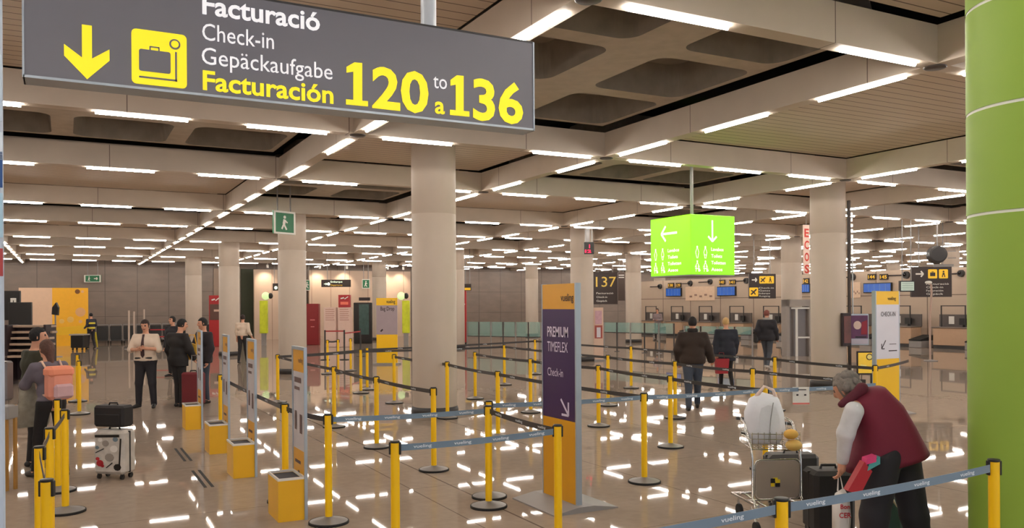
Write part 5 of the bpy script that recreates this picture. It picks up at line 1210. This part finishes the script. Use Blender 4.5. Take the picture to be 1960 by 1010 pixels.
t, w_, Zq = dark_display('upper black display board at the left border behind the other', 8, 37, 556, 612, 30)
b = MB(); bar(b, 0, Zq(572), w_*.2, Zq(572), .08); bar(b, 0, Zq(580), 0, Zq(570), .08); bar(b, w_*.2, Zq(582), w_*.2, Zq(570), .08); b.build('pale_symbol', M['white'], t)
pc = at_d(106, 600, 34); q = 34/FPX; t = thing('pole_monitor', 'small dark monitor on a thin pole before the yellow advertising wall', 'monitor', (pc[0], pc[1], 0), -YAW)
MB().cyl((0, 0, 0), (0, 0, CAMZ+.1), .03, n=10).lathe([(0, .03), (.25, .02), (.25, 0)], 18).build('pole', M['grey'], t); MB().prism([(-.12, 1.72), (.12, 1.68), (.14, 2.0), (.05, 2.2), (-.1, 2.0)], 1, -.06, .06).build('monitor', M['black'], t)
# stacked pale slats
for k in range(5):
    pc = at_d(62, 600, 21+.0*k); t_ = thing('slatted_bench', 'pale slatted bench board, %s from the top of the stack at far left' % ORD[4-k], 'bench', (pc[0], pc[1], .42+.17*k), -YAW, 'stacked pale bench boards') if False else None
pc = at_d(66, 600, 22.0); t = thing('slatted_rack', 'low rack of pale horizontal slats below the black display at far left', 'rack', (pc[0], pc[1], 0), -YAW)
for k in range(6): MB().box(-.62, .52-.05*(k % 2), -.05-.05*(5-k), .20-.05*(5-k), .70+.155*k, .76+.155*k, bev=.008).build('slat', cm((170, 146, 126), .5), t)
MB().box(-.60, -.54, -.3, .2, 0, 1.55).box(.40, .46, -.3, .2, 0, 1.55).box(-.58, .44, .14, .20, .1, 1.5).build('dark_frame', M['ink'], t)
for k, x in enumerate((-.2, .02, .18, .34)):
    pass
# luggage trolleys parked before the stone wall
def small_trolley():
    t = thing('luggage_trolley', 'dark parked luggage trolley in the nested row before the far stone wall', 'trolley', (0, 0, 0), 0, 'parked luggage trolleys')
    b = MB()
    for s in (-.3, .3): b.tube([(s, .35, 1.02), (s, .25, .95), (s, .1, .2), (s, -.5, .16)], .025, 6)
    b.tube([(-.3, .35, 1.02), (.3, .35, 1.02)], .03, 6); b.build('frame', M['grey'], t)
    MB().box(-.29, .29, .08, .14, .14, .96, bev=.02).build('front_board', M['black'], t); MB().box(-.30, .30, -.5, .1, .14, .19).build('platform', M['dark'], t)
    for x, y in ((-.28, -.45), (.28, -.45), (-.28, .2), (.28, .2)): MB().cyl((x-.02, y, .07), (x+.02, y, .07), .07, n=10).build('wheel', M['rubber'], t)
    return t
t0 = small_trolley(); A = at_Y(196, 600, 51.6)
for k in range(9):
    o = t0 if k == 0 else copy_tree(t0); o.location = (float(A[0])+.68*k, 51.6, 0)
for x, yt, yb, lab in ((247, 594, 668, 'white pole, leftmost of three behind the man in white shirt'), (257, 596, 664, 'white pole, middle one of three behind the man in white shirt'), (276, 592, 664, 'white pole, rightmost of three behind the man in white shirt')):
    pc = at_z(x, yb); d = float(pc@FW); q = d/FPX; t = thing('white_pole', lab, 'pole', (pc[0], pc[1], 0), 0); MB().cyl((0, 0, .02), (0, 0, CAMZ-(yt-588)*q), .045, n=10).build('pole', cm((190, 170, 156)), t); MB().lathe([(0, .04), (.2, .03), (.2, 0)], 18).build('base', M['grey'], t)
A = at_d(286, 640, 36)[:2]; B = at_d(334, 640, 36)[:2]
belt(A, B, 'r', 'red barrier belt behind the suited man, upper of two', 0, z=1.02, sag=.0, ends=0); belt(A, B, 'r', 'red barrier belt behind the suited man, lower of two', 0, z=.72, sag=.0, ends=0)
for pxy, lab in ((A, 'thin dark post at the left end of the two red belts'), (B, 'thin dark post at the right end of the two red belts')):
    t = thing('slim_post', lab, 'post', (pxy[0], pxy[1], 0)); MB().cyl((0, 0, 0), (0, 0, 1.06), .03, n=10).build('tube', M['ink'], t); MB().lathe([(0, .03), (.17, .02), (.17, 0)], 18).build('base', M['rubber'], t)
A = at_d(622, 640, 31)[:2]; B = at_d(659, 640, 31)[:2]; C3 = at_d(690, 640, 33)[:2]
belt(A, B, 'r', 'red barrier belt before the white kiosks, left stretch', 0, z=1.06, sag=0, ends=0); belt(B, C3, 'r', 'red barrier belt before the dark doorway, right stretch', 0, z=.98, sag=0, ends=0)
for pxy, lab in ((A, 'thin dark post left of the red belt before the white kiosks'), (B, 'thin dark post between the two red belts before the white kiosks'), (C3, 'thin dark post right of the red belts before the doorway')):
    t = thing('slim_post', lab, 'post', (pxy[0], pxy[1], 0)); MB().cyl((0, 0, 0), (0, 0, 1.1), .03, n=10).build('tube', M['dark'], t); MB().lathe([(0, .03), (.17, .02), (.17, 0)], 18).build('base', M['rubber'], t)
# cart of the far worker and the metal bench end at the left border
pc = at_d(152, 600, 39.2); t = thing('cleaning_cart', 'dark cart with pale tray pushed by the far worker at left', 'cart', (pc[0], pc[1], 0), -YAW)
MB().box(-.3, .3, -.25, .25, .12, .70, bev=.03).build('body', M['black'], t); MB().box(-.34, .34, -.28, .28, .70, .76).build('tray', cm((170, 160, 152)), t)
for x, y in ((-.22, -.18), (.22, -.18), (-.22, .18), (.22, .18)): MB().cyl((x-.02, y, .06), (x+.02, y, .06), .06, n=10).build('wheel', M['rubber'], t)
pc = at_d(12, 800, 9.2); q = 9.2/FPX; Zb = lambda py: CAMZ-(py-589)*q; t = thing('bench_end', 'grey metal bench end with tan legs at the left border', 'bench', (pc[0], pc[1], 0), -YAW)
MB().box(-.10, .06, -.1, .05, Zb(765), Zb(690), bev=.02).build('side_panel', cm((112, 104, 102), .3, metal=.4), t); MB().box(-.10, .09, -.12, .08, Zb(800), Zb(775), bev=.01).build('seat', M['grey'], t)
MB().box(.02, .05, -.08, -.04, 0, Zb(800)).box(.06, .085, .02, .06, 0, Zb(775)).box(-.09, -.06, -.08, -.04, 0, Zb(800)).build('legs', cm((170, 126, 62)), t)
for o in list(bpy.data.objects):
    if o.type == 'MESH' and not o.users_collection: bpy.data.objects.remove(o)
# ---------------------------------------------------------------- details belong to the part they sit on
SUBS = {'lettering': ('panel', 'middle_panel'), 'header_lettering': ('header',), 'number': ('panel',), 'arrow': ('panel', 'box'), 'pictograms': ('panel',), 'white_lettering': ('panel',), 'yellow_lettering': ('panel',),
    'down_arrow': ('panel',), 'suitcase_scale_symbol': ('pictogram_plate',), 'scale_dial': ('pictogram_plate',), 'figure_symbols': ('box',), 'running_figure': ('panel',), 'border': ('panel',), 'white_dot': ('panel',), 'yellow_band': ('panel',), 'digits': ('panel',),
    'red_letters': ('cloth',), 'base_rim': ('base',), 'cap': ('tube',), 'belt_clip': ('tube',), 'brand_print': ('webbing',), 'rim': ('bin',), 'dark_fill': ('bin',), 'panel_print': ('panel_middle',), 'text_columns': ('display',), 'text_rows': ('display',),
    'picture_shapes': ('print',), 'logo': ('cabinet',), 'pale_text': ('cabinet',), 'printed_rows': ('cabinet',), 'circles': ('yellow_panel',), 'shell_print': ('shell',), 'zip_band': ('shell',), 'advert_sticker': ('front_board',), 'board_rim': ('front_board',),
    'red_print': ('sack',), 'backpack_pocket': ('backpack',), 'backpack_flap': ('backpack',), 'grille': ('housing',), 'lens': ('housing',), 'ring': ('yellow_face',), 'pale_marks': ('yellow_face',), 'wheel': ('wheel_fork',) if 0 else ()}
def base_name(o): return o.name.split('.')[0]
for o in list(bpy.data.objects):
    if o.parent and o.parent.type == 'EMPTY' and base_name(o) in SUBS:
        for want in SUBS[base_name(o)]:
            q = [c for c in o.parent.children if base_name(c) == want and c is not o]
            if q: o.parent = q[0]; break
